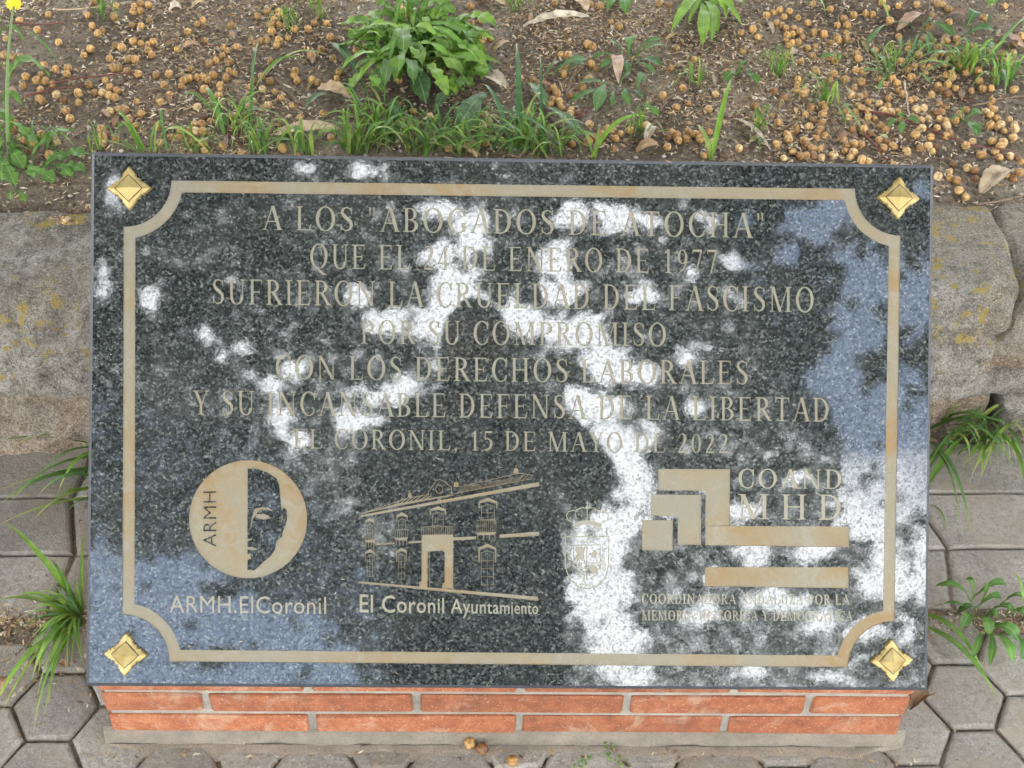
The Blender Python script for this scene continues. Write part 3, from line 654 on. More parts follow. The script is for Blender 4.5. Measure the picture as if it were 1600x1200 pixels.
ca += [P((262, 775), (262, 720), (275, 700), (255, 660), (262, 625), (290, 640), (310, 625), (335, 640), (358, 630), (358, 665), (345, 700), (358, 775), (330, 775), (310, 750), (300, 775), **oC), P((400, 690), (430, 690), (465, 650), (490, 700), (470, 745), (430, 730), **oC), P((400, 860), (420, 820), (460, 818), (490, 850), (480, 890), (430, 905), **oC)]
ca += LC((275, 850), (315, 838), (358, 852), w=9)+LC((275, 885), (315, 875), (358, 888), w=9)
def tiny(s, x0, x1, y, h, rotp=None):
    cu = bpy.data.curves.new('t', 'FONT'); cu.body = s; cu.size = 1; cu.resolution_u = 1; cu.offset = .015
    ob = bpy.data.objects.new('t', cu); COL.objects.link(ob); dg = bpy.context.evaluated_depsgraph_get(); me = ob.evaluated_get(dg).to_mesh()
    vs = [(a.co.x, a.co.y) for a in me.vertices]; fs = [tuple(p.vertices) for p in me.polygons]; ob.evaluated_get(dg).to_mesh_clear(); bpy.data.objects.remove(ob); bpy.data.curves.remove(cu)
    xa = min(p[0] for p in vs); xb = max(p[0] for p in vs); o = []
    for fc in fs:
        pp = []
        for i in fc:
            u_, v_ = (vs[i][0]-xa)/(xb-xa), vs[i][1]/.73
            if rotp is None: pp.append((x0+(x1-x0)*u_, y-h*v_))
            else: pp.append((rotp[0]+rotp[2]*h*v_, rotp[1]+(x1-x0)*u_*rotp[3]))
        o.append(P(*pp, **oC))
    return o
ca += tiny('callet', 302, 465, 588, 45)+tiny('de el', 305, 440, 1035, 40)+tiny('villa', 0, 150, 0, 36, (212, 820, -1, -1))+tiny('coronil', 0, 230, 0, 34, (545, 650, 1, 1))
addgroup('emblem_coat_of_arms', ca)
# stepped logo (origin 980,700 at 4x)
oL = dict(o=(980, 700), k=4.)
addgroup('emblem_steps', [P((195, 131), (643, 133), (640, 487), (488, 487), (490, 268), (195, 266), **oL), P((488, 487), (1388, 491), (1386, 620), (488, 608), **oL), P((148, 291), (464, 293), (461, 608), (315, 606), (316, 427), (148, 423), **oL), P((94, 450), (287, 452), (284, 643), (94, 642), **oL), P((486, 745), (1385, 746), (1384, 878), (486, 864), **oL)])

CH = .0042; TKS = .022; DEP = .0008
x0, x1, y0, y1 = -W/2+CH, W/2-CH, CH, H-CH
allv = [(x0, y0), (x1, y0), (x1, y1), (x0, y1)]; faces = [[0, 1, 2, 3]]; fg = [0]
def area(p): return .5*sum(p[i][0]*p[(i+1) % len(p)][1]-p[(i+1) % len(p)][0]*p[i][1] for i in range(len(p)))
for p, g in zip(polys, gids):
    a = area(p)
    if abs(a) < 2e-8: continue
    if a < 0: p = p[::-1]
    b = len(allv); allv += [tuple(q) for q in p]; faces.append(list(range(b, b+len(p)))); fg.append(g)
ov, oe, of, _, _, ofo = delaunay_2d_cdt([Vector(q) for q in allv], [], faces, 1, 4e-5)
tris = {}
edge = {}
CELL = .02; buckets = {}
for pi_, (fc_, g_) in enumerate(zip(faces, fg)):
    if pi_ == 0: continue
    xs_ = [allv[i][0] for i in fc_]; ys_ = [allv[i][1] for i in fc_]
    for a_ in range(int(math.floor(min(xs_)/CELL)), int(math.floor(max(xs_)/CELL))+1):
        for b_ in range(int(math.floor(min(ys_)/CELL)), int(math.floor(max(ys_)/CELL))+1):
            buckets.setdefault((a_, b_), []).append((min(xs_), max(xs_), min(ys_), max(ys_), [allv[i] for i in fc_], g_))
def inside(x, y, p):
    c = False; j = len(p)-1
    for i in range(len(p)):
        if (p[i][1] > y) != (p[j][1] > y) and x < (p[j][0]-p[i][0])*(y-p[i][1])/(p[j][1]-p[i][1])+p[i][0]: c = not c
        j = i
    return c
for tri in of:
    mx_ = sum(ov[i].x for i in tri)/3; my_ = sum(ov[i].y for i in tri)/3
    gs = [q[5] for q in buckets.get((int(math.floor(mx_/CELL)), int(math.floor(my_/CELL))), []) if q[0] <= mx_ <= q[1] and q[2] <= my_ <= q[3] and inside(mx_, my_, q[4])]
    g = 0; pos_ = [x for x in gs if x > 0]
    if -1 in gs: pos_ = [x for x in pos_ if GN[x] == 'emblem_face']
    if pos_: g = max(pos_)
    tri = list(tri)
    if area([ov[i] for i in tri]) < 0: tri = tri[::-1]
    tris.setdefault(g, []).append(tri)
    for i in range(len(tri)): edge[(tri[i], tri[(i+1) % len(tri)])] = g
print('CDT verts', len(ov), 'tris', len(of))
def comp(vlist, flist):
    m = {}; v = []; f = []
    for q in flist:
        r = []
        for i in q:
            if i not in m: m[i] = len(v); v.append(vlist[i])
            r.append(m[i])
        f.append(r)
    return v, f
OVt = [(p.x, p.y, 0.) for p in ov]; nV = len(OVt); OVb = [(p.x, p.y, -DEP) for p in ov]
sf = list(tris[0]); sv = list(OVt); b = len(sv)
Wh = W/2
sv += [(-Wh+CH, CH, 0), (Wh-CH, CH, 0), (Wh-CH, H-CH, 0), (-Wh+CH, H-CH, 0), (-Wh, 0, -CH), (Wh, 0, -CH), (Wh, H, -CH), (-Wh, H, -CH), (-Wh, 0, -TKS), (Wh, 0, -TKS), (Wh, H, -TKS), (-Wh, H, -TKS)]
for i in range(4):
    j = (i+1) % 4; sf.append([b+i, b+4+i, b+4+j, b+j]); sf.append([b+4+i, b+8+i, b+8+j, b+4+j])
sf.append([b+11, b+10, b+9, b+8])
sm_ = mesh('slab', *comp(sv, sf), GRAN); sm_.materials.append(EDGE)
for pl in list(sm_.polygons)[-9:]: pl.material_index = 1
link('slab', sm_, plaque)
for g in range(1, len(GN)):
    if g not in tris: continue
    shallow = GN[g] in ('caption', 'emblem_coat_of_arms'); vv = ([(p.x, p.y, -.00022) for p in ov] if shallow else OVb)+OVt; ff = [list(t_) for t_ in tris[g]]
    for t_ in tris[g]:
        for i in range(len(t_)):
            a, b2 = t_[i], t_[(i+1) % len(t_)]
            og = edge.get((b2, a), 0)
            if og == 0: ff.append([a, a+nV, b2+nV, b2][::-1])
    nm = GN[g]; mat = INT if nm in ('inscription_line', 'caption', 'emblem_coat_of_arms') else INL
    link(nm, mesh(nm, *comp(vv, ff), mat), plaque)

# brass corner studs
def stud_meshes():
    s = .0245; pr = []          # scalloped outline of one quadrant from tip to tip
    prof = [(1, 0), (.95, .07), (.86, .13), (.78, .22), (.70, .23), (.67, .31), (.60, .29), (.53, .33), (.475, .40), (.46, .46), (.40, .475), (.33, .53), (.29, .60), (.31, .67), (.23, .70), (.22, .78), (.13, .86), (.07, .95)]
    for q in range(4):
        a = q*PI/2; c_, s_ = math.cos(a), math.sin(a)
        pr += [(x*c_-y*s_, x*s_+y*c_) for x, y in prof]
    n = len(pr); v = []; f = []
    for k, z in ((1., 0.), (1., .0022), (.93, .0038), (.55, .0062)):
        for (x, y) in pr:
            m = max(abs(x), abs(y)); ridge = .0015*(1-min(abs(x), abs(y))/max(m, 1e-6)) if k < .96 else 0
            if k == .55:
                L = abs(x)+abs(y); x2, y2 = x/L*.56, y/L*.56; v.append((x2*s, y2*s, z))
            else: v.append((x*k*s, y*k*s, z+ridge*(m)))
    for r in range(3):
        for i in range(n): f.append((r*n+i, r*n+(i+1) % n, (r+1)*n+(i+1) % n, (r+1)*n+i))
    f.append(tuple(3*n+i for i in range(n)))
    base = mesh('stud_base', v, f, BRASS)
    a = .59*s; b = .53*s
    v = [(a, 0, .0056), (0, a, .0056), (-a, 0, .0056), (0, -a, .0056), (a, 0, .0070), (0, a, .0070), (-a, 0, .0070), (0, -a, .0070), (b, 0, .0076), (0, b, .0076), (-b, 0, .0076), (0, -b, .0076), (0, 0, .0128)]
    f = []
    for i in range(4):
        j = (i+1) % 4; f += [(i, j, 4+j, 4+i), (4+i, 4+j, 8+j, 8+i), (8+i, 8+j, 12)]
    return base, mesh('stud_cap', v, f, BRASS)
sbm, scm = stud_meshes()
g_ = .64*.0245; sgm = mesh('stud_dark_ring', [(g_, 0, .0040), (0, g_, .0040), (-g_, 0, .0040), (0, -g_, .0040), (g_, 0, .00635), (0, g_, .00635), (-g_, 0, .00635), (0, -g_, .00635)], [(0, 1, 5, 4), (1, 2, 6, 5), (2, 3, 7, 6), (3, 0, 4, 7), (4, 5, 6, 7)], flat('ring_dark_brown', (.05, .03, .015), .8, .3, 300))  # dark brown plate, leaves a thin dark line that sets off the cap
for i, (x, y) in enumerate(((203, 295), (1402.5, 310), (1392, 1031), (197.5, 1021.5))):
    u_, v_ = px2slab(x, y); st = link('stud', sbm, plaque); st.location = (u_, v_, .0003); st.rotation_euler = (0, 0, (.02, -.03, .05, -.04)[i]+(0, PI/2, PI, 0)[i])
    link('stud_cap', scm, st); link('stud_dark_ring', sgm, st)

# ------------------------------------------------------------------ leaves and plants
def leaf_mesh(base, ctrl, tip, width, kind='lobed', name='leaf', mat=None, fold=.25, crink=.0, seed=0, nseg=None, droop=0):
    n = nseg or (26 if kind in ('lobed', 'tooth') else 12 if kind != 'blade' else 10)
    pts = bez(np.asarray(base, float), np.asarray(ctrl, float), np.asarray(tip, float), n+1); v = []; f = []; uv = []
    cols = (-1, -.5, 0, .5, 1) if kind != 'blade' else (-1, 0, 1); nc = len(cols)
    L = np.linalg.norm(pts[-1]-pts[0])+1e-6; rr = random.Random(seed); ph = rr.uniform(0, 6); nl = rr.choice((3, 4, 5)); tw = rr.uniform(-.5, .5)
    for i, p in enumerate(pts):
        t = i/n; d = pts[min(i+1, n)]-pts[max(i-1, 0)]; d /= np.linalg.norm(d)+1e-9
        s = np.cross(d, (0, 0, 1)); l = np.linalg.norm(s); s = s/l if l > .15 else np.array((1., 0, 0)); nrm = np.cross(s, d)
        a = tw*t; s = s*math.cos(a)+nrm*math.sin(a); nrm = np.cross(s, d)
        if kind == 'blade': w_ = (.6+.4*min(1, t*4))*(1-t**2.2)+.02
        elif kind == 'lobed':
            e = min(1, t*1.15)**1.3*(1-max(0, (t-.72)/.28)**2.4); sw = ((t*nl+.25) % 1)
            w_ = (.10+.90*e)*(1 if t > .78 else .42+.58*(sw**.8))
        elif kind == 'tooth':
            e = (.10+.90*min(1, t*1.35)**1.4)*(1-max(0, (t-.6)/.4)**2.3); w_ = e*(1-.13*((t*9) % 1))
        elif kind == 'spat': w_ = (.10+.90*min(1, t*1.5)**2)*(1-max(0, (t-.68)/.32)**2.2)
        else: w_ = (.05+math.sin(PI*min(1, t*.97+.03))**.8)
        w_ = max(w_, .015)
        for c in cols:
            z = abs(c)*fold*width*.5*w_+crink*width*math.sin(9*t*PI+c*3+ph)*abs(c)*.5+crink*width*.35*math.sin(23*t+c*2+ph)
            cl_ = c-.0*abs(c); back = -.10*width*abs(c)*(1 if kind == 'lobed' else .3)
            v.append(p+s*(width*.5*w_*cl_)+nrm*z+d*back*w_); uv.append((.5+c*.5*w_, t))
    for i in range(n):
        for k in range(nc-1): a = i*nc+k; f.append((a, a+1, a+nc+1, a+nc))
    return mesh(name, v, f, mat or LEAF, True, uv)
PXM = 1190.
def pxm(P): return F/float(-(RW.T@(np.asarray(P)-CAM))[2])       # pixels per metre there
GREENS = [(.13, .27, .03), (.165, .32, .035), (.11, .22, .035), (.20, .34, .045), (.09, .19, .04)]
GREY = (.085, .165, .065); YEL = (.22, .30, .05)
def mid(a, b, lift, k=.5): m = a*(1-k)+b*k; m = m.copy(); m[2] = max(a[2], b[2])+lift; return m
cnt = [0]
def leaf(parent, bp, tp, wpx, kind='lobed', col=None, lift=.03, tl=.012, on=onsoil, crink=.12, fold=.2, bl=.003, name='leaf', mat=None):
    a = on(*bp, bl); b = on(*tp, tl); c = mid(a, b, lift); cnt[0] += 1
    me = leaf_mesh(a, c, b, wpx/pxm(b), kind, name, mat, fold, crink, cnt[0])
    o = link(name, me, parent); col = col or R.choice(GREENS); j = R.uniform(.82, 1.18); o.color = (col[0]*j, col[1]*j, col[2]*j, 1)
    org = parent.location; me.transform(Matrix.Translation(-org)); return o
def onpave(x, y, up=0.): return onz(x, y, up)
def plant(name, label, cat, pos, group=None, on=onsoil): return thing(name, label, cat, on(*pos, 0), group)
def zz(o, k, lst): return [((o[0]+b[0]/k, o[1]+b[1]/k), (o[0]+t_[0]/k, o[1]+t_[1]/k), w_/k, *r) for (b, t_, w_, *r) in lst]
# big clump
big = plant('sow_thistle', 'large bright green leafy weed clump behind the middle of the plaque', 'weed', (622, 100))
for i, (b_, t_, w_, *r) in enumerate(zz((480, 0), 5., [((640, 380), (270, 190), 95), ((560, 420), (350, 290), 90), ((500, 600), (335, 715), 80), ((600, 800), (735, 220), 62), ((1130, 260), (1480, 215), 95), ((900, 480), (1410, 520), 170), ((900, 400), (1390, 430), 160), ((850, 330), (1270, 320), 130), ((820, 250), (1110, 30), 110), ((760, 230), (545, 40), 80), ((760, 260), (540, 110), 70), ((740, 300), (760, 450), 110), ((860, 260), (950, -10), 60), ((900, 400), (1075, 130), 60), ((930, 380), (1190, 180), 70), ((1000, 120), (1240, -10), 90), ((900, 100), (1050, -20), 80), ((700, 470), (600, 690), 90), ((860, 560), (1095, 745), 90), ((1100, 520), (1290, 655), 90), ((760, 280), (700, 100), 90), ((950, 420), (1100, 500), 80), ((700, 400), (540, 340), 60), ((760, 480), (1010, 390), 50), ((820, 500), (700, 590), 80), ((780, 240), (860, 60), 90), ((840, 300), (1010, 230), 110), ((820, 340), (1120, 390), 120), ((860, 460), (1220, 600), 120), ((780, 360), (900, 520), 110), ((720, 350), (620, 460), 80), ((760, 300), (650, 180), 80), ((880, 220), (1160, 120), 90), ((800, 200), (780, 20), 70), ((760, 520), (680, 640), 90), ((800, 540), (830, 660), 90), ((960, 200), (1300, 260), 110), ((1080, 420), (1340, 330), 110)])):
    leaf(big, b_, t_, w_*1.45, 'tooth' if i % 3 else 'lobed', None if i not in (6, 5) else GREENS[3], R.uniform(.012, .035), R.uniform(.02, .07), crink=.2)
for i in range(95):
    a = R.uniform(0, 2*PI); r0 = R.uniform(14, 30); cx_, cy_ = R.choice(((645, 60), (705, 85), (735, 100), (660, 25), (595, 115), (650, 95), (700, 50), (620, 45), (575, 60), (720, 125), (610, 80))); b_ = (cx_+R.uniform(-16, 16), cy_+R.uniform(-14, 18)); leaf(big, b_, (b_[0]+r0*math.cos(a)*1.3, b_[1]-r0*math.sin(a)*.7), R.uniform(16, 30), R.choice(('tooth', 'spat', 'tooth')), None, R.uniform(.0, .012), R.uniform(.02, .06), bl=R.uniform(.015, .05), crink=.28)
for i in range(46):
    a = math.radians(R.choice((R.uniform(-30, 210), R.uniform(-25, 60), R.uniform(120, 205)))); l = R.uniform(55, 115); b_ = (645+R.uniform(-35, 45), 92+R.uniform(-35, 22))
    leaf(big, b_, (b_[0]+l*math.cos(a), b_[1]-l*math.sin(a)*.75), R.uniform(11, 21), R.choice(('tooth', 'tooth', 'lobed')), R.choice([(.20, .36, .045), (.17, .32, .04), (.24, .38, .06), (.14, .27, .045)]), R.uniform(.02, .05), R.uniform(.015, .06), bl=R.uniform(.004, .03), crink=.14)
gw = plant('bristly_weed', 'grey-green broad leaved weed with pale midribs in front of the bright clump', 'weed', (640, 165))
for b_, t_, w_ in zz((480, 0), 5., [((480, 750), (168, 325), 130), ((800, 560), (930, 810), 200), ((1240, 715), (990, 880), 130), ((1440, 730), (1165, 1055), 210), ((640, 830), (700, 960), 130), ((260, 800), (-20, 850), 100)]):
    leaf(gw, b_, t_, w_, 'tooth', GREY, .035, .02, crink=.06)
gw2 = plant('bristly_weed', 'grey-green weed with long toothed leaves behind the right middle of the plaque', 'weed', (850, 130))
for b_, t_, w_ in zz((800, 0), 5., [((110, 650), (270, 840), 140), ((230, 830), (545, 1065), 140), ((300, 600), (590, 465), 90), ((400, 600), (580, 505), 50), ((230, 640), (390, 480), 60), ((-60, 700), (-270, 470), 70)]):
    leaf(gw2, b_, t_, w_, 'tooth', GREY, .02, .014, crink=.06)
rs = plant('rosette_weed', 'pale green rosette of short lobed leaves with a dry leaf lying on it', 'weed', (965, 105))
for i, (b_, t_, w_) in enumerate(zz((800, 0), 5., [((880, 470), (735, 310), 95), ((905, 470), (925, 285), 90), ((930, 480), (1195, 350), 80), ((950, 490), (1170, 520), 120), ((940, 510), (1110, 575), 70), ((920, 460), (1175, 300), 40), ((880, 500), (900, 570), 90), ((860, 500), (680, 540), 60), ((850, 470), (620, 460), 55), ((790, 700), (520, 655), 65), ((780, 720), (468, 790), 85), ((740, 640), (655, 868), 110), ((820, 700), (945, 565), 70), ((955, 760), (1035, 575), 80), ((790, 720), (780, 830), 60), ((900, 740), (1025, 775), 50), ((970, 840), (1145, 905), 70), ((820, 740), (920, 830), 60), ((850, 720), (900, 770), 70)])):
    leaf(rs, b_, t_, w_, 'spat' if i % 2 else 'lobed', (.09, .20, .045) if i % 3 else (.085, .165, .06), .018, .012, crink=.08)
tr_ = plant('spear_leaf_weed', 'bright green weed with hanging spear-shaped leaves at the top edge of the bed', 'weed', (1105, 8))
for t_, w_ in (((1058, 38), 15), ((1048, 50), 17), ((1098, 72), 24), ((1076, 36), 13), ((1122, 52), 20), ((1118, 22), 16), ((1090, 16), 14), ((1165, 8), 15), ((1160, 42), 12), ((1135, 28), 18), ((1075, -4), 14), ((1140, -10), 15), ((1062, 12), 14), ((1112, 66), 18), ((1148, 20), 14)):
    leaf(tr_, (1102+R.uniform(-10, 10), 4+R.uniform(-6, 6)), t_, w_, 'tooth', GREENS[3], .04, .02, crink=.12)
def small(lbl, base, tips, kind='spat', col=None, k=5., o=(1300, 0), nm='seedling'):
    p = plant(nm, lbl, 'weed', (o[0]+base[0]/k, o[1]+base[1]/k))
    for q in tips:
        (tx, ty, ww) = q[:3]; bb = q[3] if len(q) > 3 else base
        leaf(p, (o[0]+bb[0]/k, o[1]+bb[1]/k), (o[0]+tx/k, o[1]+ty/k), ww/k, kind, col, .018, .012, crink=.06)
    return p
small('light green many-leaved seedling among the berries right of the twig', (430, 630), [(225, 555, 50), (235, 495, 45), (300, 385, 60, (360, 560)), (475, 430, 60, (350, 400)), (765, 655, 75, (600, 590)), (620, 400, 55, (560, 530)), (520, 305, 50, (530, 470)), (470, 500, 50), (360, 700, 40), (380, 440, 50), (600, 470, 50, (540, 540)), (480, 560, 50)], 'lobed', (.12, .22, .06))
small('weed with long arching toothed leaves at the upper right of the bed', (680, 260), [(275, 340, 60, (440, 190)), (440, 185, 50), (945, 275, 95, (690, 185)), (755, 415, 70, (700, 260)), (615, 425, 40), (790, 150, 40), (690, 400, 60, (660, 330)), (800, 340, 40)], 'lobed', (.075, .165, .04))
small('dark green weed with a broad upright leaf near the right end of the bed', (1010, 290), [(1125, 95, 120, (1050, 220)), (1275, 240, 110), (1065, 410, 60), (1230, 130, 40, (1200, 220))], 'tooth', (.055, .14, .035))
small('weed with one broad leaf among thin grass near the right edge', (1110, 450), [(1280, 350, 100), (935, 400, 60), (1300, 545, 60, (1180, 545)), (1200, 480, 60)], 'tooth', (.09, .19, .05))
small('two-leaved round seedling beside the heap of berries at the right', (1020, 960), [(1175, 890, 85), (1135, 1060, 115), (985, 845, 45), (925, 940, 45)], 'spat', (.09, .21, .045))
small('small seedling with five short leaves between berries at the right', (530, 970), [(675, 970, 65), (540, 1045, 55), (435, 990, 50), (500, 905, 45), (560, 905, 45)], 'spat', (.08, .19, .04))
small('tiny seedling left of the many-leaved one', (30, 500), [(-40, 450, 60), (60, 470, 50), (50, 430, 40), (-90, 455, 50)], 'spat')
small('small lobed seedling on bare soil right of the rosette', (275, 350), [(215, 375, 60), (370, 385, 65), (300, 290, 60), (325, 340, 40)], 'lobed', (.07, .17, .03), 2.963, (1060, 0))
small('single round leaf sprouting just behind the plaque', (372, 695), [(376, 652, 42)], 'spat', (.09, .2, .05), 2.963, (1060, 0))
small('small leafy sprig cut by the top edge of the photo on the right', (1240, 30), [(1185, 10, 40), (1285, 20, 40), (1235, -20, 40), (1220, 50, 35), (1265, 50, 35)], 'spat', (.10, .23, .03))
small('small leaf pair at the top right of centre of the bed', (850, -10), [(890, 112, 85), (740, 75, 70), (700, 20, 60), (930, 40, 50)], 'spat', (.09, .21, .03), 5., (800, 0))
small('single yellow-green sprout at the far right edge', (1420, 500), [(1385, 545, 45), (1450, 540, 45), (1440, 440, 20)], 'spat', (.16, .28, .04))
small('lobed weed sprout near the left wall stone', (95, 1130), [(150, 1180, 60), (60, 1170, 50), (120, 1090, 40)], 'lobed', (.09, .17, .03), 3.75, (0, 0))
# flowering weed at the left edge
fl = plant('flowering_weed', 'tall lobed weed with one yellow flower at the left edge', 'weed', (14, 250))
q375 = [((25, 580), (290, 445), 70, .09, .03), ((-10, 280), (145, 235), 38, .05, .05), ((110, 210), (342, 372), 16, .05, .01), ((150, 975), (430, 765), 85, .03, .02), ((230, 1000), (530, 905), 95, .02, .015), ((140, 1010), (320, 1065), 80, .02, .01), ((35, 860), (-10, 1010), 60, .02, .01), ((40, 830), (115, 945), 70, .03, .01), ((60, 800), (175, 825), 60, .04, .03), ((10, 620), (130, 615), 45, .04, .03), ((10, 410), (80, 430), 25, .03, .03), ((0, 800), (-40, 700), 60, .04, .03), ((20, 900), (-20, 880), 90, .03, .03), ((30, 930), (60, 1030), 60, .02, .01), ((300, 980), (420, 1040), 70, .02, .012), ((20, 160), (-10, 90), 20, .03, .05)]
q375 += [((40, 900), (140, 990), 80, .03, .01), ((60, 940), (10, 1060), 90, .03, .01), ((20, 960), (90, 1090), 70, .03, .01), ((50, 850), (-20, 780), 70, .05, .03), ((70, 900), (230, 850), 80, .04, .02), ((250, 990), (390, 930), 70, .02, .02), ((180, 980), (200, 1040), 60, .02, .01), ((330, 1000), (500, 1010), 80, .02, .012), ((10, 700), (70, 760), 60, .04, .03), ((0, 900), (-50, 960), 90, .03, .02)]
for b_, t_, w_, lf, tl in q375: leaf(fl, (b_[0]/3.75, b_[1]/3.75), (t_[0]/3.75, t_[1]/3.75), w_*1.4/3.75, 'lobed' if w_ > 55 and t_[1] > 700 else 'tooth', (.10, .21, .035), lf, tl, crink=.12, bl=.02 if b_[1] < 700 else .004)
fb = onsoil(16, 258, 0); ft = onsoil(22, 6, .11); fm = onsoil(3, 120, .10)
O3 = np.array(fl.location)
v, f = tube([p-O3 for p in bez(fb, fm, ft, 14)], [.0032-.0016*i/13 for i in range(14)], 6); so = link('stem', mesh('stem', v, f, LEAF, True, [(.5, .3)]*len(v)), fl); so.color = (.16, .26, .06, 1)
YELM = flat('yellow_petal', (.80, .60, .02), .6, .12); v = []; f = []
for ringi, (n_, r_, z_) in enumerate(((26, .0125, .001), (22, .0095, .003), (16, .006, .0045))):
    for i in range(n_):
        a = 2*PI*i/n_+ringi*.2+R.uniform(-.08, .08); r2 = r_*R.uniform(.88, 1.08); wv_ = .0011
        c_, s_ = math.cos(a), math.sin(a); b = len(v)
        for (rr_, ww_, zz_) in ((.001, wv_*.5, z_), (r2*.8, wv_, z_+.0012), (r2, wv_*.7, z_+R.uniform(-.001, .001))): v += [(rr_*c_-ww_*s_, rr_*s_+ww_*c_, zz_), (rr_*c_+ww_*s_, rr_*s_-ww_*c_, zz_)]
        f += [(b, b+1, b+3, b+2), (b+2, b+3, b+5, b+4)]
hd = link('flower_head', mesh('flower_head', v, f, YELM), fl); hd.location = tuple(ft-O3); hd.rotation_euler = (.5, .1, 0)
# broadleaf weed on the pavement, right
wr = thing('broadleaf_weed', 'leafy green weed growing from a pavement joint right of the plaque', 'weed', onpave(1526, 978, 0))
for b_, t_, w_ in [((1518, 945), (1461, 916), 16), ((1515, 940), (1572, 914), 15), ((1520, 955), (1566, 938), 16), ((1518, 945), (1506, 906), 11), ((1560, 948), (1600, 940), 14), ((1520, 968), (1546, 996), 22), ((1515, 965), (1500, 985), 20), ((1535, 985), (1592, 1003), 26), ((1570, 965), (1605, 970), 20), ((1585, 1000), (1597, 1032), 18), ((1541, 990), (1546, 1042), 15), ((1545, 992), (1582, 1038), 24), ((1530, 990), (1518, 1032), 14), ((1525, 960), (1492, 962), 16), ((1540, 960), (1585, 962), 18), ((1530, 950), (1540, 915), 12), ((1530, 975), (1558, 970), 22), ((1520, 975), (1470, 945), 10)]:
    leaf(wr, b_, t_, w_, 'tooth', R.choice([(.10, .22, .035), (.085, .19, .04)]), .035, .02, onpave, crink=.06)
for (lbl, bs) in (('tiny feathery green sprig at the foot of the plinth right of centre', (960, 1180)), ('small pale green sprig on a paver below the plinth', (915, 1188))):
    p = thing('sprig', lbl, 'weed', onpave(*bs, 0))
    for i in range(14):
        a = (bs[0]+R.uniform(-10, 10)+(i-7)*(1.6 if bs[0] > 930 else 2.0), bs[1]+(i-7)*(2. if bs[0] > 930 else -1.4)); leaf(p, a, (a[0]+R.uniform(-8, 8), a[1]+R.uniform(-7, 7)), 4.2, 'spat', (.11, .23, .03), .006, .005, onpave)

# ------------------------------------------------------------------ grass
def blade(par, bp, tp, w_=6, lift=.03, tl=.012, on=onsoil, col=None, k=.5):
    a = on(*bp, 0.); b = on(*tp, tl); c = mid(a, b, lift, k); cnt[0] += 1
    me = leaf_mesh(a, c, b, w_/pxm(b), 'blade', 'blade', BLADE, .35, 0, cnt[0]); me.transform(Matrix.Translation(-par.location))
    o = link('blade', me, par); col = col or R.choice([(.15, .28, .045), (.12, .24, .06), (.19, .33, .05), (.10, .21, .065), (.27, .35, .09)]); j = R.uniform(.85, 1.15); o.color = (col[0]*j, col[1]*j, col[2]*j, 1)
def tuft(lbl, base, n, ln, up=1., wpx=6, ang=(20, 160), on=onsoil, group=None, lean=0):
    p = plant('grass_tuft', lbl, 'grass', base, group, on)
    for i in range(int(n*1.9)):
        a = math.radians(R.uniform(ang[0]-25, ang[1]+25)+lean); l = ln*R.uniform(.45, 1.25); bx, by = base[0]+R.gauss(0, .2*ln), base[1]+R.uniform(-8, 5)
        blade(p, (bx, by), (bx+l*math.cos(a), by-l*math.sin(a)*up*.75+6), wpx*R.uniform(.35, 1.), R.uniform(.02, .09), R.uniform(.0, .035), on, k=R.uniform(.35, .75))
    return p
TUFTS = [('long arching grass among the stems in front of the bright clump', (590, 205), 12, 95), ('long grass blades right of the bright clump and above the plaque', (700, 225), 12, 95), ('low yellow-green grass behind the upper left corner of the plaque', (300, 243), 8, 48), ('long thin grass at the far right of the bed', (1570, 130), 9, 60), ('thin grass fans left of the upper right weeds', (1390, 110), 8, 50), ('thin grass beside the flowering weed', (60, 235), 7, 55), ('grass tuft rising behind the upper left stud', (228, 240), 7, 75), ('wispy grass tuft left of the first big dry leaf', (365, 205), 8, 75), ('grass tuft behind the left of the first engraved line', (400, 240), 9, 62), ('low grass tuft behind the opening quotation mark', (478, 242), 9, 70), ('dense grass tuft below the grey-green leaves', (560, 238), 20, 72), ('grass tuft in the shade of the bright green clump', (610, 225), 15, 70), ('grass tuft straddling the grey-green leaves', (668, 240), 16, 66), ('grass tuft with wide curved blades behind the middle of the plaque', (735, 242), 13, 62), ('tall grass tuft with an upright blade right of the big weed clump', (815, 238), 22, 92), ('grass tuft behind the word DE', (865, 242), 13, 72), ('thin grass near the top of the bed left of centre', (500, 28), 5, 38), ('grass blades at the top edge behind the clump', (803, 18), 7, 34), ('curled grass shoot on bare soil right of the rosette', (1085, 135), 5, 48), ('fine grass tuft between berries right of the rosette', (1215, 118), 12, 30), ('fine thin grass sprouting among the berries', (1285, 165), 8, 42), ('spreading thin grass tuft near the right edge', (1505, 112), 14, 62), ('short grass sprouts around the pale curved leaf', (1185, 205), 6, 22), ('fine grass tuft left of the flowering weed leaf tips', (155, 235), 5, 30), ('short fine grass near the top left of the bed', (158, 30), 5, 28), ('short grass near the top left of the clump', (450, 48), 8, 28), ('grass blades between the rosette and the plaque', (1000, 215), 5, 30)]
for lbl, bs, n_, l_ in TUFTS: tuft(lbl, bs, n_, l_, wpx=6.5 if l_ > 50 else 3.6)
p = plant('grass_tuft', 'three wide grass blades standing behind the right middle of the plaque', 'grass', (1110, 248))
blade(p, (1111, 250), (1143, 122), 9, .02, .07); blade(p, (1110, 250), (1084, 196), 8, .03, .02); blade(p, (1113, 250), (1098, 218), 5, .02, .03)
p = plant('grass_tuft', 'single arching grass blade reaching right towards the rosette', 'grass', (925, 247))
blade(p, (924, 248), (1016, 184), 9, .05, .03, k=.35); blade(p, (930, 248), (938, 195), 5, .02, .03); blade(p, (926, 247), (905, 205), 4, .02, .03)
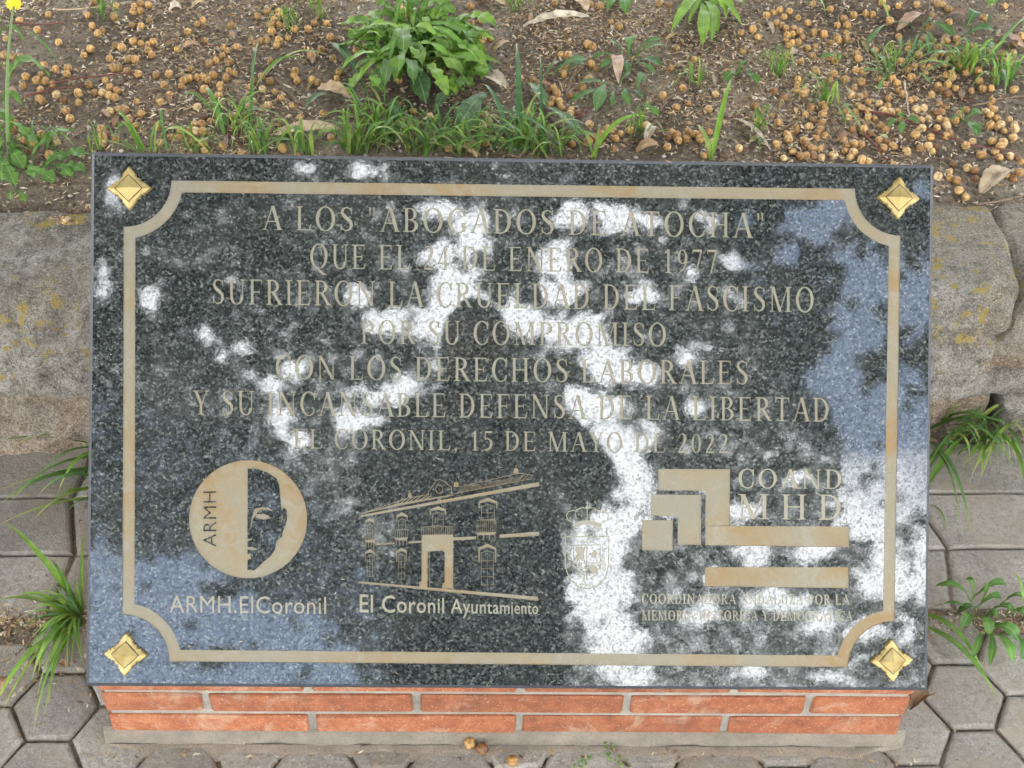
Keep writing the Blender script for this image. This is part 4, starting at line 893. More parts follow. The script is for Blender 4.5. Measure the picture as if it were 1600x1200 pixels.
p = plant('grass_tuft', 'pair of long arching blades left of the tall weed clump', 'grass', (405, 150))
for q in (((393, 205), (405, 65), 5), ((398, 140), (485, 100), 6), ((415, 118), (530, 98), 8), ((350, 210), (318, 142), 9), ((362, 205), (430, 148), 6), ((372, 198), (415, 175), 5)): blade(p, q[0], q[1], q[2], .05, .03)
p = plant('grass_tuft', 'upright grey-green blades just right of the big weed clump', 'grass', (815, 238))
for q in (((812, 238), (806, 66), 10), ((800, 240), (748, 132), 10), ((845, 240), (843, 84), 5), ((780, 240), (738, 180), 6), ((768, 242), (820, 218), 9), ((905, 240), (878, 190), 4), ((885, 240), (745, 182), 6)): blade(p, q[0], q[1], q[2], .04, .06, col=(.07, .155, .06))
p = plant('grass_tuft', 'long curved blade among berries at the right', 'grass', (1312, 180))
for q in (((1312, 160), (1350, 212), 5), ((1310, 165), (1304, 130), 4), ((1322, 195), (1300, 160), 4), ((1310, 165), (1340, 175), 4)): blade(p, q[0], q[1], q[2], .01, .01)
p = plant('grass_tuft', 'long blade leaning to the upper right corner', 'grass', (1545, 95))
for q in (((1542, 100), (1610, 25), 6), ((1500, 108), (1455, 72), 5), ((1490, 110), (1480, 140), 4), ((1560, 110), (1570, 152), 6), ((1500, 115), (1440, 118), 4), ((1390, 35), (1352, -4), 5), ((1260, 4), (1225, -3), 4), ((1290, 24), (1262, 2), 5)): blade(p, q[0], q[1], q[2], .03, .02)
# pavement grass
p = thing('grass_tuft', 'grass blades lying to the left from beneath the middle of the plaque edge', 'grass', onpave(165, 730, 0))
for q in (((165, 695), (15, 702), 7, .05), ((160, 698), (-12, 692), 6, .03), ((170, 705), (54, 756), 6, .06), ((165, 715), (8, 796), 7, .06), ((160, 735), (0, 788), 10, .04), ((165, 745), (-10, 770), 5, .03), ((165, 752), (60, 774), 8, .05), ((160, 762), (52, 812), 9, .03), ((165, 770), (70, 786), 5, .03), ((160, 776), (-5, 822), 5, .02), ((158, 780), (105, 800), 5, .02), ((170, 710), (90, 772), 8, .06)): blade(p, q[0], q[1], q[2], q[3], .012, onpave)
p = thing('grass_tuft', 'large grass tuft spreading over the pavers beside the lower left corner', 'grass', onpave(122, 968, 0))
for q in (((128, 955), (8, 816), 10, .05), ((118, 960), (-12, 942), 11, .04), ((112, 958), (20, 938), 7, .05), ((126, 958), (78, 872), 7, .04), ((130, 955), (134, 822), 5, .03), ((122, 965), (96, 890), 5, .04), ((105, 985), (-12, 1112), 11, .05), ((112, 975), (0, 1120), 6, .04), ((118, 978), (50, 1062), 13, .05), ((115, 972), (60, 1052), 14, .05), ((122, 978), (75, 1102), 8, .05), ((118, 985), (70, 1118), 5, .04), ((132, 975), (52, 1146), 7, .07), ((130, 970), (112, 1048), 5, .04), ((110, 966), (18, 992), 4, .03), ((108, 972), (32, 1040), 4, .04), ((112, 968), (52, 955), 6, .04), ((125, 975), (58, 1088), 5, .05), ((130, 960), (118, 905), 5, .03), ((112, 970), (82, 1050), 16, .04)): blade(p, q[0], q[1], q[2], q[3], .012, onpave, col=R.choice([(.15, .29, .045), (.19, .34, .045), (.12, .26, .035), (.24, .35, .08)]))
for i in range(26): a = math.radians(R.uniform(100, 280)); blade(p, (122+R.uniform(-8, 8), 968+R.uniform(-8, 8)), (122+R.uniform(40, 90)*math.cos(a), 968-R.uniform(40, 90)*math.sin(a)), R.uniform(3, 6), .04, .01, onpave)
p = thing('grass_tuft', 'large overhanging grass tuft at the foot of the wall right of the plaque', 'grass', onpave(1480, 680, 0))
for q in (((1455, 668), (1552, 672), 8, .06), ((1450, 672), (1600, 690), 9, .07), ((1452, 690), (1518, 838), 9, .05), ((1455, 700), (1500, 832), 5, .05), ((1450, 660), (1590, 745), 9, .08), ((1555, 680), (1604, 820), 8, .08), ((1550, 672), (1596, 735), 8, .06), ((1560, 665), (1530, 752), 7, .06), ((1585, 668), (1525, 730), 7, .06), ((1600, 690), (1590, 640), 4, .03), ((1500, 690), (1558, 610), 3, .05), ((1450, 720), (1495, 700), 8, .04), ((1452, 730), (1500, 668), 8, .04), ((1450, 755), (1510, 680), 10, .03), ((1450, 790), (1480, 830), 5, .02), ((1600, 700), (1560, 672), 7, .05)): blade(p, q[0], q[1], q[2], q[3], .02, onpave)
for i in range(34):
    b_ = (1462+R.uniform(0, 110), 680+R.uniform(-10, 30)); a = math.radians(R.uniform(-80, 60)); l = R.uniform(35, 85); blade(p, b_, (b_[0]+l*math.cos(a)*(1 if R.random() < .7 else -.6), b_[1]-l*math.sin(a)*.7), R.uniform(3, 8), R.uniform(.03, .07), .02, onpave)
p = thing('grass_tuft', 'two long yellow-tipped blades crossing the pavers at the lower right', 'grass', onpave(1440, 965, 0))
blade(p, (1442, 960), (1537, 1054), 11, .05, .004, onpave, (.14, .27, .04)); blade(p, (1445, 980), (1560, 1098), 11, .05, .003, onpave, (.15, .28, .05)); blade(p, (1598, 940), (1576, 896), 4, .03, .01, onpave)

# ------------------------------------------------------------------ fallen dry leaves, twigs, stones
DC = [(.42, .30, .17), (.33, .21, .11), (.50, .38, .24), (.26, .16, .09), (.36, .30, .24)]
def fallen(lbl, a, b, w_, col=None, on=onsoil, curl=.35, lift=.02, kind='oval'):
    A = on(*a, .004); B = on(*b, .006); me = leaf_mesh(A, mid(A, B, lift), B, w_/pxm(B), kind, 'fallen_leaf', DRY, curl, .12, R.randint(0, 999), 12)
    O_ = Vector(((A+B)/2).tolist()); O_.z = min(A[2], B[2])-.004; me.transform(Matrix.Translation(-O_)); o = link('fallen_leaf', me, None, lbl, 'fallen leaf'); o.location = O_; c = col or R.choice(DC); o.color = (*c, 1)
fallen('long pale tan dry leaf lying behind the left of the plaque', (428, 212), (535, 203), 24, DC[2]); fallen('tan dry leaf touching the left of the grey-green weed', (493, 142), (546, 152), 26, DC[0]); fallen('long bleached papery leaf at the top centre of the bed', (818, 42), (925, 28), 18, (.56, .50, .38), curl=.6); fallen('small tan leaf below the bleached papery one', (770, 82), (802, 68), 12, DC[0])
fallen('dry leaf standing on the rosette weed', (962, 88), (966, 130), 18, (.45, .33, .24), lift=.03); fallen('crumpled brown leaf at the right of the soil by the wall', (1532, 302), (1582, 268), 34, (.40, .32, .21), curl=.6); fallen('curled brown leaf caught at the right end of the plinth', (1421, 1108), (1455, 1090), 22, (.20, .12, .06), onpave, .8, .035); fallen('brown leaf lying in the joint at the left edge of the pavement', (2, 1085), (16, 1058), 16, (.22, .13, .07), onpave, .5)
fallen('small tan leaf beside the lower left grass tuft', (92, 1035), (104, 1042), 13, (.42, .25, .14), onpave, .3, .008); fallen('brown leaf behind the plaque left of the tall blades', (745, 245), (720, 225), 22, DC[1]); fallen('large tan leaf at the top edge right of the clump', (745, 0), (792, 10), 22, DC[0]); fallen('tan leaf at the top edge above the bleached leaf', (890, -6), (918, 18), 26, DC[2])
fallen('crumpled pale leaf right of the big weed clump', (752, 122), (792, 138), 22, (.50, .42, .33), curl=.6); fallen('brown leaf under the big weed clump', (688, 118), (710, 122), 22, DC[0]); fallen('mauve brown leaf at the upper right of the bed', (1402, 48), (1445, 22), 20, (.30, .19, .13)); fallen('mauve brown leaf near the top right corner', (1555, 58), (1600, 78), 26, (.34, .23, .16)); fallen('dark leaf in the upper right berries', (1480, 25), (1512, 30), 14, (.17, .10, .07))
fallen('small white curled leaf at the top left of the bed', (265, 18), (284, 14), 14, (.58, .50, .38)); fallen('tan leaf fragment at the top left of the bed', (298, 14), (328, 10), 14, DC[0]); fallen('flat tan leaf on bare soil left of centre', (283, 78), (316, 74), 14, DC[1]); fallen('round brown leaf near the left edge', (12, 148), (27, 152), 14, (.28, .18, .11)); fallen('pale grey crumpled leaf right of the rosette', (1008, 225), (1022, 198), 14, (.42, .37, .3), curl=.6); fallen('brown curled leaf beside the pale crumpled one', (995, 238), (1030, 228), 18, DC[1]); fallen('pale bark-like strip leaf right of the upright blades', (1145, 185), (1205, 236), 11, (.40, .34, .26), curl=.5); fallen('brown leaf behind the middle of the plaque', (680, 225), (640, 215), 18, DC[3])
for k in range(46):   # smaller fragments
    x, y = (R.uniform(5, 1595), R.uniform(5, 250)); a = R.uniform(0, 6.3); l = R.uniform(10, 26)
    A = onsoil(x, y, .003); B = onsoil(x+l*math.cos(a), y+l*math.sin(a), .004); me = leaf_mesh(A, mid(A, B, .006), B, R.uniform(5, 11)/pxm(B), 'oval', 'leaf_fragment', DRY, .5, .2, k, 5); O_ = Vector(((A+B)/2).tolist()); me.transform(Matrix.Translation(-O_))
    o = link('leaf_fragment', me, None, 'small curled fragment of a brown dry leaf on the soil', 'leaf fragment', 'small leaf fragments scattered on the soil'); o.location = O_; c = R.choice(DC); o.color = (*[q*R.uniform(.6, 1) for q in c], 1)
TWR = flat('reddish_twig', (.13, .035, .025), .7, .3, 90); TWB = flat('brown_twig', (.20, .14, .09), .8, .3, 90)
def twig(lbl, pts, r_, mat, on=onsoil, group=None):
    Q = [on(x, y, r_+.003+R.uniform(0, .006)) for x, y in pts]; n = 12; C_ = []
    for i in range(n):
        t = i/(n-1)*(len(Q)-1); k = min(int(t), len(Q)-2); u_ = t-k; C_.append(Q[k]*(1-u_)+Q[k+1]*u_+np.array((R.uniform(-1, 1), R.uniform(-1, 1), 0))*.0012)
    O_ = C_[0]; v, f = tube([c-O_ for c in C_], [r_*(1-.5*i/n) for i in range(n)], 5); o = link('twig', mesh('twig', v, f, mat, True), None, lbl, 'twig', group); o.location = tuple(map(float, O_))
twig('long red twig lying on the soil at the left', [(75, 132), (120, 122), (215, 112)], .0018, TWR); twig('red twig below the long one at the left', [(40, 150), (90, 138), (140, 132)], .0016, TWR); twig('straight pale twig near the top left', [(88, 15), (125, 14), (170, 9)], .0016, flat('pale_twig', (.45, .33, .2), .8)); twig('red twig at the far left top', [(18, 35), (60, 38), (100, 36)], .0018, TWR)
twig('upright pale stick in the berries at the right', [(1412, 128), (1417, 155), (1421, 182)], .002, flat('grey_stick', (.36, .30, .24), .85)); twig('thin grey-brown twig crossing toward the right wall', [(1525, 320), (1560, 314), (1600, 306)], .0018, TWB); twig('long dark red twig through the berries at the right', [(1340, 172), (1400, 180), (1460, 205), (1520, 228), (1580, 236)], .002, TWR); twig('red stem at the right edge', [(1560, 112), (1600, 116)], .002, TWR); twig('pale twig at the right under the stem', [(1520, 166), (1560, 154), (1600, 150)], .0018, TWB)
twig('dark red twig reaching the plaque at the right', [(1340, 195), (1365, 225), (1385, 250)], .0018, TWR); twig('curved brown twig right of the rosette', [(1033, 172), (1045, 152), (1080, 138)], .0012, TWB); twig('thin twig below the rosette', [(895, 188), (930, 162), (965, 148), (985, 150)], .0014, TWR); twig('brown twig left of the tall blades', [(640, 145), (700, 140), (755, 132)], .0015, TWR); twig('twig in the grass behind the plaque', [(560, 210), (640, 208), (700, 212)], .0014, TWR); twig('twig beside the left wisps of grass', [(430, 120), (445, 140), (475, 165)], .0012, TWB)
for k in range(60):
    x, y = R.uniform(0, 1600), R.uniform(0, 250); a = R.uniform(0, 6.3); l = R.uniform(15, 60); twig('thin short twig lying on the soil', [(x, y), (x+l*math.cos(a)*.5+R.uniform(-4, 4), y+l*math.sin(a)*.4), (x+l*math.cos(a), y+l*math.sin(a)*.8)], R.uniform(.0006, .0013), R.choice((TWR, TWB, TWB)), group='thin twigs scattered on the soil')

# ------------------------------------------------------------------ dry berries
def berry_mesh(seed):
    rr = random.Random(seed); nu, nv_ = 24, 12; v = []; f = []; col = []; k = rr.choice((5, 6)); ph = rr.uniform(0, 6); el = rr.uniform(.96, 1.16); dent = rr.uniform(.05, .09)
    for j in range(nv_+1):
        th = PI*j/nv_
        for i in range(nu):
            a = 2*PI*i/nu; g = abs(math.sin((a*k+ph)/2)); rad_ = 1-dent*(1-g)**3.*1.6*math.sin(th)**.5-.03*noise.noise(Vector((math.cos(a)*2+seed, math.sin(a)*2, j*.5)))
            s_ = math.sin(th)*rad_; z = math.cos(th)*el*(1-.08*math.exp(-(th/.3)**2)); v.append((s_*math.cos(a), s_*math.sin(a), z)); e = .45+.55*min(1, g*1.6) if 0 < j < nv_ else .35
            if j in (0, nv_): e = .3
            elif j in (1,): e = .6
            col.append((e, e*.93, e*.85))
    for j in range(nv_):
        for i in range(nu): f.append((j*nu+i, (j+1)*nu+i, (j+1)*nu+(i+1) % nu, j*nu+(i+1) % nu))
    return v, f, col
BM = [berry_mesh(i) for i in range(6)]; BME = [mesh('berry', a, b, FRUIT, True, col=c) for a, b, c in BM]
for m_ in BME: m_.name = 'berry'
pos = []
def addz(o, k, lst): pos.extend((o[0]+x/k, o[1]+y/k) for x, y in lst)
addz((0, 0), 2.963, [(620, 20), (650, 10), (685, 15), (615, 45), (648, 42), (690, 85), (405, 62), (535, 18), (910, 103), (868, 140), (1068, 112), (945, 180), (270, 188), (533, 203), (562, 213), (615, 185), (652, 192), (685, 195), (685, 228), (387, 247), (505, 262), (593, 268), (624, 268), (523, 308), (550, 308), (588, 322), (637, 335), (20, 248), (60, 255), (95, 260), (132, 264), (255, 312), (312, 308), (308, 335), (187, 335), (168, 366), (208, 368), (240, 382), (106, 389), (186, 412), (180, 445), (195, 462), (293, 452), (485, 362), (410, 387), (507, 397), (540, 413), (473, 421), (505, 435), (530, 441), (360, 422), (784, 427), (741, 462), (630, 455), (650, 519), (593, 548), (624, 572), (508, 508), (548, 500), (572, 515), (468, 592), (484, 612), (533, 635), (474, 654), (322, 539), (98, 632), (140, 618), (190, 615), (155, 655), (130, 685), (225, 708), (65, 560), (60, 590), (115, 745), (1268, 82), (1300, 65), (1255, 108), (1258, 138), (1290, 105), (1320, 110), (1345, 108), (1425, 128), (1512, 98), (1235, 45), (1235, 175), (1205, 180), (1185, 195), (1260, 175), (1290, 178), (1160, 180), (1095, 208), (1035, 212), (1050, 228), (1028, 252), (998, 272), (968, 288), (1062, 278), (1058, 318), (1083, 330), (1440, 250), (1375, 366), (1443, 363), (1470, 376), (1272, 410), (1300, 445), (1352, 476), (1390, 530), (1495, 520), (940, 350), (912, 350), (880, 310), (875, 355), (848, 368), (838, 390), (960, 362), (985, 340), (1020, 405), (945, 405), (905, 600), (932, 568), (945, 535), (972, 545), (940, 605), (875, 600), (835, 600), (790, 622), (828, 625), (900, 565), (728, 575), (938, 660), (945, 690), (1130, 525), (1115, 560), (1170, 460), (1030, 670), (800, 620), (740, 650), (1250, 370), (1560, 355), (1590, 640), (1540, 262), (25, 170)])
addz((480, 0), 5., [(470, 120), (155, 170), (15, 215), (30, 425), (200, 440), (385, 385), (460, 360), (600, 275), (40, 610), (80, 635), (235, 600), (250, 550), (120, 880), (715, 800), (1350, 150), (1280, 175), (1345, 265), (1380, 300), (1355, 320), (1430, 290), (975, 465), (1370, 980), (1350, 1010), (1440, 1070), (1390, 1100), (800, 975), (860, 980), (280, 1100), (1420, 930), (720, 30), (560, 1110), (110, 380), (180, 280)])
addz((800, 0), 5., [(770, 165), (835, 195), (590, 335), (630, 355), (380, 415), (435, 420), (620, 490), (655, 520), (1425, 450), (1285, 365), (1245, 515), (1180, 735), (1335, 680), (1285, 825), (1150, 20), (1225, 25), (1375, 790), (70, 595), (165, 610), (290, 690), (325, 670), (350, 720), (370, 780), (385, 830), (450, 730), (320, 770), (300, 800), (460, 835), (455, 870), (510, 865), (720, 1010), (750, 980), (790, 1000), (700, 1050), (920, 1005), (995, 965), (1050, 960), (850, 1030), (810, 1065), (1250, 1010), (1285, 1045), (1300, 1085), (1365, 1070), (1425, 1040), (1475, 1075), (1215, 1135), (1220, 1060), (1540, 1020), (470, 1110), (600, 1080), (640, 1060), (800, 1140), (1590, 720), (1570, 1090), (1320, 1100), (860, 1010), (610, 30), (690, 35)])
addz((1060, 0), 2.963, [(290, 145), (300, 230), (370, 165), (345, 130), (225, 330), (410, 65), (440, 50), (470, 40), (515, 45), (490, 70), (455, 100), (480, 110), (555, 75), (600, 100), (500, 125), (535, 125), (530, 150), (560, 140), (575, 165), (500, 180), (530, 190), (555, 190), (510, 205), (495, 210), (600, 215), (635, 205), (620, 250), (570, 275), (675, 153), (735, 165), (710, 190), (740, 180), (780, 145), (780, 175), (812, 65), (868, 55), (900, 60), (705, 35), (625, 10), (720, 250), (725, 275), (825, 245), (835, 265), (822, 318), (705, 365), (865, 428), (555, 360), (550, 385), (550, 405), (580, 430), (590, 410), (670, 480), (680, 500), (670, 520), (590, 522), (625, 550), (605, 580), (548, 575), (545, 600), (665, 560), (650, 605), (680, 615), (505, 615), (510, 640), (585, 645), (600, 670), (620, 685), (655, 680), (640, 630), (625, 715), (595, 710), (665, 715), (565, 715), (530, 695), (490, 722), (455, 660), (430, 525), (465, 555), (720, 710), (770, 640), (780, 665), (815, 658), (848, 660), (775, 690), (800, 715), (835, 480), (820, 508), (880, 510), (905, 510), (950, 505), (880, 535), (910, 545), (985, 510), (1020, 510), (830, 570), (865, 565), (860, 595), (810, 590), (890, 610), (940, 570), (960, 590), (930, 640), (850, 735), (880, 740), (1058, 695), (1122, 678), (1158, 668), (1195, 665), (1170, 630), (995, 668), (1000, 755), (1105, 15), (1020, 18), (1200, 10), (1225, 10), (1255, 95), (1250, 125), (1185, 180), (1205, 215), (1280, 250), (1220, 240), (1240, 340), (1270, 350), (1250, 385), (1205, 390), (1230, 410), (1175, 425), (1250, 425), (1285, 400), (1240, 290), (1290, 275), (1340, 250), (1355, 205), (1500, 240), (1555, 235), (1530, 265), (1590, 160), (1515, 20), (1015, 380), (1025, 410), (975, 450), (1000, 448), (1210, 470), (1235, 490), (1160, 535), (1195, 515), (1210, 540), (1200, 585), (1245, 575), (1335, 500), (1130, 585), (1100, 530), (1445, 475), (1460, 500), (1445, 530), (1475, 540), (1445, 575), (1495, 570), (1510, 600), (1535, 540), (1560, 590), (1480, 580), (1365, 645), (1455, 645), (1505, 655), (1470, 690), (1405, 710), (1490, 720), (1540, 715), (1570, 720), (1275, 750), (1260, 780), (1260, 812), (1290, 830), (1340, 770), (1375, 785), (1378, 820), (1300, 877), (1333, 905), (1205, 805), (1530, 800), (1555, 815), (1580, 790), (1590, 735), (1450, 810), (1360, 410), (1395, 370), (1390, 320), (1410, 405), (1450, 400), (1555, 410), (1330, 330), (1345, 310), (1300, 300), (1325, 260), (1380, 265), (1145, 330), (1165, 300), (1470, 310), (1510, 275), (1415, 75), (1175, 60), (980, 90), (970, 30), (945, 5), (30, 635), (75, 620), (45, 600), (110, 610), (145, 605), (15, 640), (20, 400), (5, 490), (75, 268), (120, 712), (140, 500), (1015, 750)])
# heaps fill in round the listed ones on the right
for i in range(150):
    if R.random() < .82: x, y = R.gauss(1450, 110), R.gauss(150, 70)
    else: x, y = R.uniform(0, 1600), R.uniform(0, 240)
    if 0 < x < 1600 and -10 < y < (245 if x < 1460 else 300): pos.append((x, y))
for i in range(60): pos.append((R.uniform(-60, 1660), R.uniform(-40, -5)))
for i in range(75): pos.append((R.uniform(0, 500), R.uniform(10, 240)) if i % 5 else (R.uniform(500, 1050), R.uniform(10, 240)))
keep = []
for x, y in pos:
    P3 = onsoil(x, y, .008)
    if P3[1] < wallY(P3[0])+.205 and P3[2] > .2: continue
    if any((P3[0]-q[0])**2+(P3[1]-q[1])**2 < .0092**2 for q, _ in keep): continue
    keep.append((P3, y))
keep.sort(key=lambda q: -q[1])
def place_berry(P3, r_, zb=None):
    o = bpy.data.objects.new('dry_berry', R.choice(BME)); COL.objects.link(o); z = (soil_z(P3[0], P3[1]) if zb is None else zb)+r_*(.78 if zb is not None else R.choice((.8, .75, .6, .35, .9)))
    o.location = (float(P3[0]), float(P3[1]), float(z)); o.scale = (r_*R.uniform(.88, 1.1), r_, r_*R.uniform(.8, 1.12)); o.rotation_euler = (R.uniform(-1.3, 1.3), R.uniform(-1.3, 1.3), R.uniform(0, 6.3)); return o
for i, (P3, y) in enumerate(keep[:290]):
    o = place_berry(P3, R.uniform(.0054, .0073)); o['category'] = 'dry berry'; o['group'] = 'ribbed dry berries on the soil behind the plaque'; o['label'] = 'round ribbed tan dry berry lying on the dark soil behind the plaque'
for (px_, py_), lb in (((734, 1160), 'golden dry berry leaning on the foot of the plinth'), ((753, 1169), 'golden dry berry just right of another at the foot of the plinth'), ((801, 1188), 'lone golden dry berry on a paver in front of the plinth'), ((102, 343), 'dry berry resting on top of the left wall stone')):
    if py_ > 1000: P3 = onz(px_, py_, .008); o = place_berry(P3, .0075, .001)
    else: P3 = onz(px_, py_, .262); o = place_berry(P3, .007, .255)
    o['category'] = 'dry berry'; o['label'] = lb
vv = []; ff = []; cc = []
for i, (P3, y) in enumerate(keep[290:]):
    v, f, c = BM[i % 6]; r_ = R.uniform(.0052, .0071); rm = Matrix.Rotation(R.uniform(-1.3, 1.3), 3, 'X') @ Matrix.Rotation(R.uniform(0, 6.3), 3, 'Z'); b = len(vv); z = soil_z(P3[0], P3[1])+r_*.78; q = R.uniform(.6, 1.25)
    for p, k in zip(v, c): w_ = rm @ Vector(p); vv.append((P3[0]+w_.x*r_, P3[1]+w_.y*r_, z+w_.z*r_)); cc.append((k[0]*q, k[1]*q, k[2]*q*R.uniform(.9, 1)))
    ff += [tuple(b+j for j in t_) for t_ in f]
print('berries', len(keep))
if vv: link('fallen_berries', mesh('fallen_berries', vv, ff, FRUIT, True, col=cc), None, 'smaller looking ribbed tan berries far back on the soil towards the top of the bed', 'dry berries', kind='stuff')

# ------------------------------------------------------------------ fine litter: husks, stalk bits, pebbles
def litter(name, lbl, pts, sizes, palette, wr=.16, seed=1):
    rng = random.Random(seed); vv = []; ff = []; cc = []
    for (x, y, z), L in zip(pts, sizes):
        a = rng.uniform(0, 6.28); b = a+rng.uniform(-1.6, 1.6); t = rng.uniform(.05, .7); w_ = L*wr*rng.uniform(.5, 1.3); i0 = len(vv); c = rng.choice(palette); j = rng.uniform(.65, 1.15)
        p0 = np.array((x, y, z)); p1 = p0+np.array((math.cos(a), math.sin(a), t*rng.uniform(-.3, 1)))*L*.5; p2 = p1+np.array((math.cos(b), math.sin(b), -t*rng.uniform(-.3, 1)))*L*.5; s = np.array((-math.sin(a), math.cos(a), rng.uniform(-.5, .5)))*w_; s2 = np.array((-math.sin(b), math.cos(b), rng.uniform(-.5, .5)))*w_
        for q, ss in ((p0, s*.4), (p1, (s+s2)*.55), (p2, s2*.3)): vv.append(q-ss); vv.append(q+ss); cc += [[c[0]*j, c[1]*j, c[2]*j]]*2
        ff += [(i0, i0+1, i0+3, i0+2), (i0+2, i0+3, i0+5, i0+4)]
    return link(name, mesh(name, vv, ff, ATT, False, col=cc), None, lbl, 'plant litter', kind='stuff')
PAL = [(.42, .31, .17), (.34, .235, .12), (.26, .165, .085), (.17, .10, .055), (.50, .40, .25), (.12, .07, .045), (.30, .22, .13), (.60, .52, .40)]
pts = []; sz = []
while len(pts) < 34000:
    x = R.uniform(-.98, 1.02); y = R.uniform(.70, 1.42)
    if y < wallY(x)+.205: continue
    d = noise.noise(Vector((x*3.2, y*3.2, 8)))+.5*noise.noise(Vector((x*9, y*9, 2)))
    if R.random() > min(1, max(.14, .5+d*1.2)): continue
    pts.append((x, y, soil_z(x, y)+R.uniform(.001, .005))); sz.append(R.uniform(.004, .012))
litter('husk_litter', 'curled straw-coloured husks and stalk bits strewn over the dark soil', pts, sz, PAL, .13, 3)
pts = []; sz = []
for i in range(5200):
    m = R.random()
    if m < .25: x, y = R.uniform(-.72, -.49), R.gauss(.188, .012)
    elif m < .42: x, y = R.uniform(.49, .75), R.gauss(.192, .012)
    elif m < .56: x = R.uniform(-.75, .78); y = wallY(x)+R.gauss(-.018, .008)
    elif m < .66: x, y = R.choice((R.gauss(-.505, .03), R.gauss(.50, .02))), R.uniform(.05, .5)
    elif m < .74: x, y = R.gauss(-.60, .05), R.gauss(.13, .035)
    elif m < .80: x, y = R.uniform(-.5, .5), R.gauss(-.004, .006)
    else:
        k = R.randint(-14, 4); hx = a0[0]+k*colp+R.choice((-hs_, hs_))*R.uniform(.45, 1); hy = a0[1]-(row/2 if k % 2 else 0)+R.randint(-3, 0)*row+R.choice((-1, 1))*row/2*R.uniform(.9, 1.1); x, y = rt(hx, hy)
        if R.random() < .4: continue
    if abs(x) < .47 and y > .01: continue
    pts.append((x, y, R.uniform(-.009, .003))); sz.append(R.uniform(.003, .010))
litter('joint_litter', 'dry husks and crumbs gathered in the joints of the pavement', pts, sz, PAL, .14, 4)
pts = [(*(lambda P_: (P_[0], P_[1]))(onz(100+R.gauss(0, 9), 346+R.gauss(0, 7), .262)), .262+R.uniform(0, .006)) for i in range(60)]+[(*(lambda P_: (P_[0], P_[1]))(onz(1556+R.gauss(0, 5)+(k-25)*.35, 400+(k-25)*3, .245)), .238+R.uniform(0, .01)) for k in range(50) for _ in (0, 1)]
litter('wall_litter', 'dry husks lying on the top of the wall stones', pts, [R.uniform(.004, .011) for _ in pts], PAL, .14, 5)
pts = []; sz = []
for px0, py0 in ((617, 1047), (533, 905), (245, 930), (930, 782), (905, 1030), (380, 1002), (1040, 250), (640, 290), (1180, 700), (760, 1068), (520, 1062), (300, 1010)):
    P3 = CAM+ray(px0, py0)*(((SB-CAM)@SN)/(ray(px0, py0)@SN))+SN*.0006; pts.append(tuple(P3)); sz.append(R.uniform(.004, .009))
litter('straw_bits', 'a few tiny straw bits lying on the polished face of the plaque', pts, sz, PAL[:1]+PAL[4:5]+PAL[7:], .10, 6)
# crumbs of soil and small stones
vv = []; ff = []; cc = []
for i in range(9000):
    x = R.uniform(-.95, 1.0); y = R.uniform(.72, 1.42)
    if y < wallY(x)+.2: continue
    r_ = R.choice((.0012, .0018, .0026, .0036))*R.uniform(.7, 1.4); z = soil_z(x, y)+r_*.3; b = len(vv); k = R.uniform(.7, 1.5); c = R.choice(((.13, .09, .065), (.19, .15, .115), (.30, .27, .23), (.08, .055, .04)))
    for d in ((1, 0, 0), (0, 1, 0), (-1, 0, 0), (0, -1, 0), (0, 0, 1)): q = R.uniform(.7, 1.25); vv.append((x+d[0]*r_*q, y+d[1]*r_*q, z+d[2]*r_*q*.8)); cc.append([e*k for e in c])
    ff += [(b, b+1, b+4), (b+1, b+2, b+4), (b+2, b+3, b+4), (b+3, b, b+4)]
link('soil_crumbs', mesh('soil_crumbs', vv, ff, ATT, False, col=cc), None, 'crumbs of earth and small grey stones on the soil', 'soil crumbs', kind='stuff')

